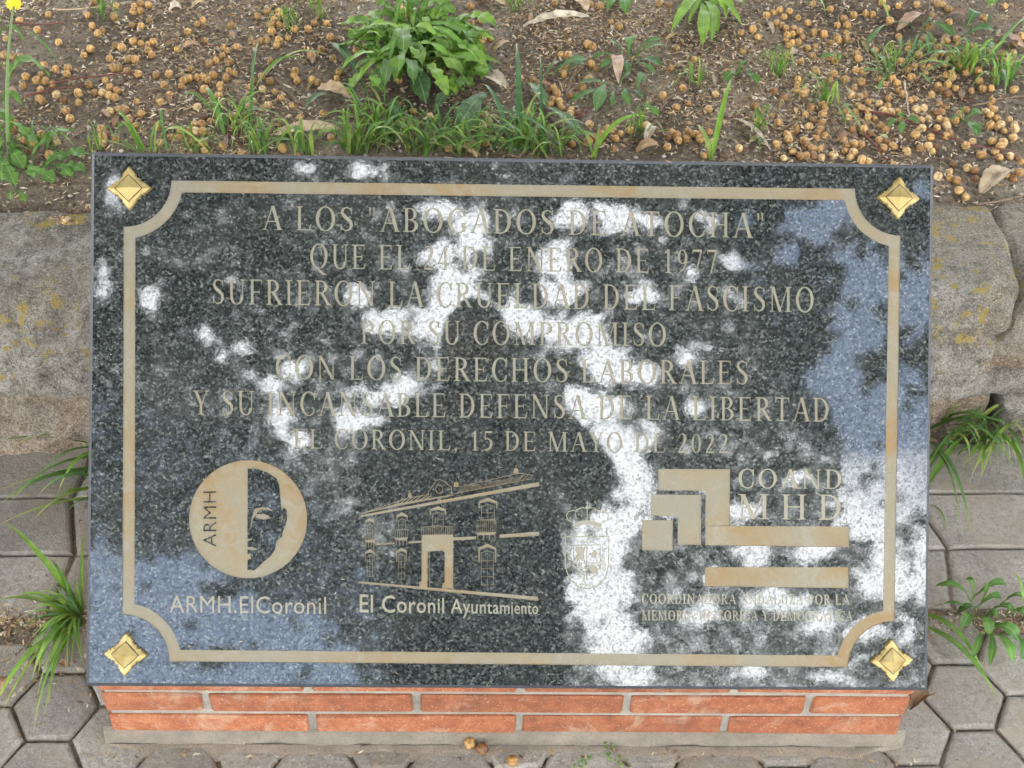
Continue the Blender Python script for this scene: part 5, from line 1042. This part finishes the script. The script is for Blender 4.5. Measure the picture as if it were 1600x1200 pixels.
# ------------------------------------------------------------------ tree overhead (mirrored in the polished slab)
OPEN = [(575, 265, 34, 14), (480, 265, 20, 12), (700, 330, 36, 18), (735, 350, 40, 28), (745, 380, 36, 16), (900, 335, 46, 26), (960, 340, 50, 26), (1015, 345, 26, 20), (690, 400, 42, 26), (720, 445, 50, 34), (870, 400, 34, 26), (880, 450, 40, 26), (560, 460, 32, 22), (600, 505, 44, 24), (690, 500, 46, 50), (790, 490, 40, 26), (830, 505, 60, 26), (900, 520, 60, 34), (950, 570, 46, 34), (1000, 585, 30, 24),
    (380, 545, 18, 10), (460, 585, 26, 14), (430, 605, 26, 18), (440, 655, 20, 36), (465, 690, 20, 18), (550, 655, 40, 26), (600, 620, 50, 22), (640, 600, 24, 18), (320, 520, 12, 20), (345, 560, 14, 10), (460, 580, 24, 12), (920, 640, 60, 34), (960, 690, 60, 44), (990, 760, 34, 50), (965, 820, 60, 28), (935, 860, 50, 40), (935, 930, 60, 60), (965, 1000, 46, 60), (985, 1060, 34, 40), (1110, 760, 20, 16), (1180, 870, 34, 24), (1155, 800, 44, 16), (1250, 750, 26, 16), (1215, 940, 54, 22), (1095, 955, 30, 26), (1280, 970, 36, 20), (1000, 460, 30, 18), (1080, 430, 14, 16), (1100, 345, 24, 16),
    (1150, 410, 34, 18), (1260, 350, 42, 36), (1305, 330, 40, 34), (1360, 430, 60, 56), (1425, 470, 46, 60), (1440, 300, 18, 18), (1340, 500, 46, 60), (1310, 590, 50, 46), (1360, 650, 60, 60), (1420, 700, 60, 130), (1330, 720, 34, 36), (1360, 800, 56, 60), (1385, 900, 50, 46), (1440, 890, 20, 60), (1350, 985, 34, 22), (1180, 1052, 34, 10), (1290, 1060, 26, 10), (1415, 990, 14, 26), (1270, 860, 40, 22), (280, 900, 70, 44), (230, 960, 90, 90), (330, 970, 110, 46), (450, 1000, 90, 50), (170, 1010, 80, 90), (240, 1070, 120, 40), (160, 900, 40, 60), (175, 300, 14, 40), (240, 470, 24, 18), (160, 440, 10, 30), (1070, 560, 14, 20), (1085, 640, 16, 14), (370, 440, 14, 8), (1230, 400, 26, 20), (1040, 800, 18, 16), (1120, 900, 20, 16), (1165, 345, 18, 14), (520, 1040, 50, 40), (400, 1060, 80, 30)]
OP = np.array(OPEN, float)
def opened(px_, py_):
    d = ((px_[:, None]-OP[:, 0])/OP[:, 2])**2+((py_[:, None]-OP[:, 1])/OP[:, 3])**2
    return d.min(1)
NL = 150000
px_ = NP.uniform(-150, 1750, NL); py_ = NP.uniform(60, 1250, NL); d = opened(px_, py_); wob_ = np.array([noise.noise(Vector((a/24, b/24, 3)))+.6*noise.noise(Vector((a/10, b/10, 9))) for a, b in zip(px_, py_)])
acc_ = (d+wob_*1.15 > .92) & ((wob_ > -.45) | (px_ < 420) | (NP.random(NL) < .3))
px_, py_ = px_[acc_], py_[acc_]
D_ = np.stack([(px_-800)/F, (600-py_)/F, -np.ones(len(px_))], 1) @ RW.T; t_ = ((SB-CAM)@SN)/(D_@SN); P0_ = CAM+D_*t_[:, None]; R_ = D_-2*(D_@SN)[:, None]*SN
hgt = NP.uniform(3.9, 6.2, len(px_)); Q = P0_+R_*((hgt-P0_[:, 2])/R_[:, 2])[:, None]
# the rest of the crown, clear of what the slab mirrors
def mirror_px(P_):
    dd = (P_-SB)@SN; M_ = P_-2*dd[:, None]*SN; q = (M_-CAM)@RW; z = -q[:, 2]; return 800+F*q[:, 0]/z, 600-F*q[:, 1]/z, z
E_ = NP.normal(size=(80000, 3)); E_ /= np.linalg.norm(E_, axis=1)[:, None]; E_ *= (NP.random((80000, 1))**.45); E_ = E_*np.array((6.2, 6.4, 1.5))+np.array((-.2, -1.2, 5.6))
mxp, myp, mz = mirror_px(E_); keepm = ~((mxp > -150) & (mxp < 1750) & (myp > 60) & (myp < 1250) & (mz > 0))
nz = np.array([noise.noise(Vector((a/1.0, b/1.0, c))) for a, b, c in E_]); keepm &= nz > -.22
E_ = E_[keepm]
def leafcloud(C_, s0, s1):
    n = len(C_); s = NP.uniform(s0, s1, (n, 1)); u_ = NP.normal(size=(n, 3)); u_ /= np.linalg.norm(u_, axis=1)[:, None]; k = NP.normal(size=(n, 3))*.8+np.array((0, 0, 1)); v_ = np.cross(u_, k); v_ /= np.linalg.norm(v_, axis=1)[:, None]
    V = np.stack([C_-u_*s, C_+v_*s*.42, C_+u_*s, C_-v_*s*.42], 1).reshape(-1, 3); Fc = np.arange(4*n).reshape(-1, 4); return V, Fc
V1, F1 = leafcloud(Q, .026, .050); V2, F2 = leafcloud(E_, .07, .14)
V = np.vstack([V1, V2]); Fc = np.vstack([F1, F2+len(V1)])
me = bpy.data.meshes.new('crown'); me.vertices.add(len(V)); me.vertices.foreach_set('co', V.ravel()); me.loops.add(Fc.size); me.loops.foreach_set('vertex_index', Fc.ravel().astype(np.int32))
me.polygons.add(len(Fc)); me.polygons.foreach_set('loop_start', np.arange(0, Fc.size, 4, dtype=np.int32)); me.update(); me.validate()
CRN = flat('crown_leaf', (.045, .085, .02), .5, .4, 6); me.materials.append(CRN)
tree = thing('shade_tree', 'leafy shade tree mirrored as dark mottled foliage in the polished granite', 'tree', (-2.3, 2.6, ZS))
TO = Vector((-2.3, 2.6, ZS)); me.transform(Matrix.Translation(-TO)); link('crown', me, tree)
BARK = flat('bark', (.12, .09, .065), .9, .4, 20)
def tk(pts, r0, r1, nm):
    n = len(pts); v, f = tube([np.array(p)-np.array(TO) for p in pts], [r0+(r1-r0)*i/(n-1) for i in range(n)], 10); link(nm, mesh(nm, v, f, BARK, True), tree)
tk([(-2.3, 2.6, .1), (-2.25, 2.5, 1.3), (-2.1, 2.3, 2.6), (-1.9, 2.0, 3.8)], .20, .13, 'trunk')
for e, c in (((.6, -3.2, 5.0), (-.8, .2, 5.3)), ((-3.6, -2.8, 5.4), (-2.8, 0, 5.4)), ((2.8, .6, 5.4), (.2, 1.6, 5.4)), ((-5, 2.6, 5.6), (-3.4, 2.6, 5.2)), ((-1.2, 4.8, 5.8), (-1.6, 3.2, 5.4)), ((1.6, -1.4, 5.8), (-.4, 1., 5.6))):
    tk(bez(np.array((-1.9, 2.0, 3.7)), np.array(c), np.array(e), 10), .09, .015, 'branch')

# unseen ring of trees, added to block skylight from the sides
C3 = NP.normal(size=(9000, 3)); C3 /= np.linalg.norm(C3, axis=1)[:, None]; C3 *= NP.random((9000, 1))**.4; C3 = C3*np.array((3.0, 3.0, 3.1))+np.array((0, 0, 4.4))
V3, F3 = leafcloud(C3, .14, .26); pm_ = mesh('crown', V3, F3, CRN)
tv, tf = tube([(0, 0, 0), (.05, 0, 1.4), (0, .1, 3.2), (.1, 0, 5)], [.18, .15, .12, .05], 10); tm_ = mesh('trunk', tv, tf, BARK, True)
for k in range(15):
    a = 2*PI*k/15+.1; rr_ = (9.5+1.2*math.sin(k*2.4))*(1+1.1*max(0, -math.sin(a)-.1)); x_, y_ = rr_*math.cos(a), -.5+rr_*math.sin(a)
    t_ = thing('added_tree', 'unseen round leafy tree added around the bed to block light from the sides', 'tree', (x_, y_, ZS if y_ > .6 else 0), 'unseen trees added around the bed to block side light'); t_.rotation_euler = (0, 0, k*1.3); t_.scale = (1, 1, R.uniform(.9, 1.25))
    link('crown', pm_, t_); link('trunk', tm_, t_)

# ------------------------------------------------------------------ the person holding the camera (seen mirrored in the slab)
per = thing('person', 'person in dark jacket holding up a camera, seen as a dark reflection in the granite', 'person', (-.08, -1.02, 0))
CLOTH = flat('dark_jacket', (.018, .02, .026), .9, .3, 30); SKIN = flat('skin', (.30, .17, .11), .6, .1, 20); HAIR = flat('dark_hair', (.012, .010, .009), .7, .3, 60); JEAN = flat('dark_trousers', (.02, .024, .035), .9, .3, 30); BLK = flat('camera_black', (.012, .012, .013), .4, .2, 30)
PO = np.array((-.08, -1.02, 0.))
def skinned(nm, joints, edges, radii, mat, sub=2):
    me = bpy.data.meshes.new(nm); me.from_pydata([tuple(np.asarray(j)-PO) for j in joints], edges, []); o = link(nm, me, per); me.materials.append(mat)
    m = o.modifiers.new('skin', 'SKIN'); m.use_smooth_shade = True
    for i, r_ in enumerate(radii):
        rr_ = r_ if hasattr(r_, '__len__') else (r_, r_); me.skin_vertices[0].data[i].radius = rr_
    me.skin_vertices[0].data[0].use_root = True; s = o.modifiers.new('sub', 'SUBSURF'); s.levels = s.render_levels = sub; return o
hc = reflect_at(742, 548, -.98)
shL = reflect_at(650, 665, -1.04); shR = reflect_at(850, 665, -1.04); elL = reflect_at(585, 765, -1.02); elR = reflect_at(940, 765, -1.02)
hn = CAM+np.array((0, -.055, -.02)); wrL = hn+np.array((-.085, -.04, -.05)); wrR = hn+np.array((.085, -.04, -.05))
0 and print('head', hc, 'shoulder', shL, shR, 'elbow', elL, elR, 'cam', CAM)
nk = (shL+shR)/2+np.array((0, .02, .06)); ch = (shL+shR)/2+np.array((0, -.0, -.12)); wa = np.array((ch[0], -1.10, 1.12)); pe = np.array((ch[0], -1.10, .98))
hipL = pe+np.array((-.10, 0, -.05)); hipR = pe+np.array((.10, 0, -.05)); knL = np.array((hipL[0]-.02, -1.04, .52)); knR = np.array((hipR[0]+.02, -1.04, .52)); anL = np.array((knL[0], -1.12, .10)); anR = np.array((knR[0], -1.12, .10)); toL = anL+np.array((-.03, .17, -.06)); toR = anR+np.array((.03, .17, -.06))
J = [pe, wa, ch, nk, hc+np.array((0, -.02, -.03)), shL, elL, wrL, shR, elR, wrR, hipL, knL, anL, toL, hipR, knR, anR, toR]
Ed = [(0, 1), (1, 2), (2, 3), (3, 4), (2, 5), (5, 6), (6, 7), (2, 8), (8, 9), (9, 10), (0, 11), (11, 12), (12, 13), (13, 14), (0, 15), (15, 16), (16, 17), (17, 18)]
rd = [(.225, .15), (.215, .15), (.20, .135), (.085, .07), (.06, .06), .088, .074, .042, .088, .074, .042, .10, .066, .045, .035, .10, .066, .045, .035]
skinned('body', J, Ed, rd, CLOTH)
# head: shaped sphere with face, ears and hair
def head():
    nu, nv_ = 32, 24; v = []; f = []
    for j in range(nv_+1):
        th = PI*j/nv_
        for i in range(nu):
            a = 2*PI*i/nu; x, y, z = math.sin(th)*math.cos(a), math.sin(th)*math.sin(a), math.cos(th)
            X, Y, Z = x*.078, y*.098, z*.125
            if z < -.2: X *= 1-.28*(-z-.2); Y = Y*(1-.15*(-z-.2))+.012*(-z-.2)
            if y > .5: Y += .020*math.exp(-((x/.13)**2+((z+.10)/.17)**2))-.008*math.exp(-(((abs(x)-.33)/.16)**2+((z-.06)/.1)**2))+.006*math.exp(-((x/.28)**2+((z+.42)/.06)**2))+.01*math.exp(-((x/.25)**2+((z+.8)/.15)**2))
            v.append((X, Y, Z))
    for j in range(nv_):
        for i in range(nu): f.append((j*nu+i, (j+1)*nu+i, (j+1)*nu+(i+1) % nu, j*nu+(i+1) % nu))
    return v, f
v, f = head(); ho = link('head', mesh('head', v, f, SKIN, True), per); ho.location = tuple(hc-PO); ho.rotation_euler = (-.45, 0, 0)
v2 = []; 
for x, y, z in v:
    n = Vector((x, y, z)).normalized(); hair = (z > .055) or (y < .01 and z > -.05); k = .010 if hair else -.006; v2.append((x+n.x*k, y+n.y*k, z+n.z*k))
hr = link('hair', mesh('hair', v2, f, HAIR, True), ho)
for s in (-1, 1):
    ev, ef = tube([(0, 0, -.028), (0, -.004, -.01), (0, -.006, .01), (0, 0, .026)], [.006, .012, .014, .008], 8); e = link('ear', mesh('ear', [(x*.5+s*.080, y-.005, z) for x, y, z in ev], ef, SKIN, True), ho)
    uv_ = []; uf = []
    for j in range(7):
        for i in range(10): a, b = 2*PI*i/10, PI*j/6; uv_.append((.011*math.sin(b)*math.cos(a)+s*.029, .011*math.sin(b)*math.sin(a)+.083, .011*math.cos(b)+.006))
    for j in range(6):
        for i in range(10): uf.append((j*10+i, (j+1)*10+i, (j+1)*10+(i+1) % 10, j*10+(i+1) % 10))
    link('eye', mesh('eye', uv_, uf, flat('eye_white', (.6, .58, .55), .3, .1), True), ho)
for s, wr_ in ((-1, wrL), (1, wrR)):    # palm and five fingers round the camera body
    pm = hn+np.array((s*.060, -.012, -.012)); j = [wr_, pm]; e = [(0, 1)]; r_ = [.028, .026]
    for k in range(4):
        b = len(j); zf_ = .026-.017*k; Lf = (.9, 1., .95, .78)[k]
        j += [pm+np.array((s*.002, .012, zf_)), pm+np.array((-s*.002, .034*Lf, zf_)), pm+np.array((-s*.022*Lf, .042, zf_)), pm+np.array((-s*.036*Lf, .036, zf_-.002))]; e += [(1, b), (b, b+1), (b+1, b+2), (b+2, b+3)]; r_ += [.0095, .0088, .008, .007]
    b = len(j); j += [pm+np.array((-s*.008, -.018, .010)), pm+np.array((-s*.028, -.024, .012)), pm+np.array((-s*.044, -.020, .010))]; e += [(1, b), (b, b+1), (b+1, b+2)]; r_ += [.011, .0095, .008]
    skinned('hand', j, e, r_, SKIN, 1)
cmr = thing('handheld_camera', 'small black camera held in front of the face, mirrored in the granite', 'camera', tuple(hn))
v, f = bevbox(-.055, .055, -.018, .014, -.034, .034, .005); link('camera_body', mesh('camera_body', v, f, BLK), cmr)
v, f = tube([(0, .012, 0), (0, .036, 0)], [.026, .023], 24); link('lens', mesh('lens', v, f, BLK, True), cmr)
v, f = bevbox(-.012, .012, -.01, .01, .034, .044, .003); link('flash', mesh('flash', v, f, BLK), cmr)
bpy.context.view_layer.update()
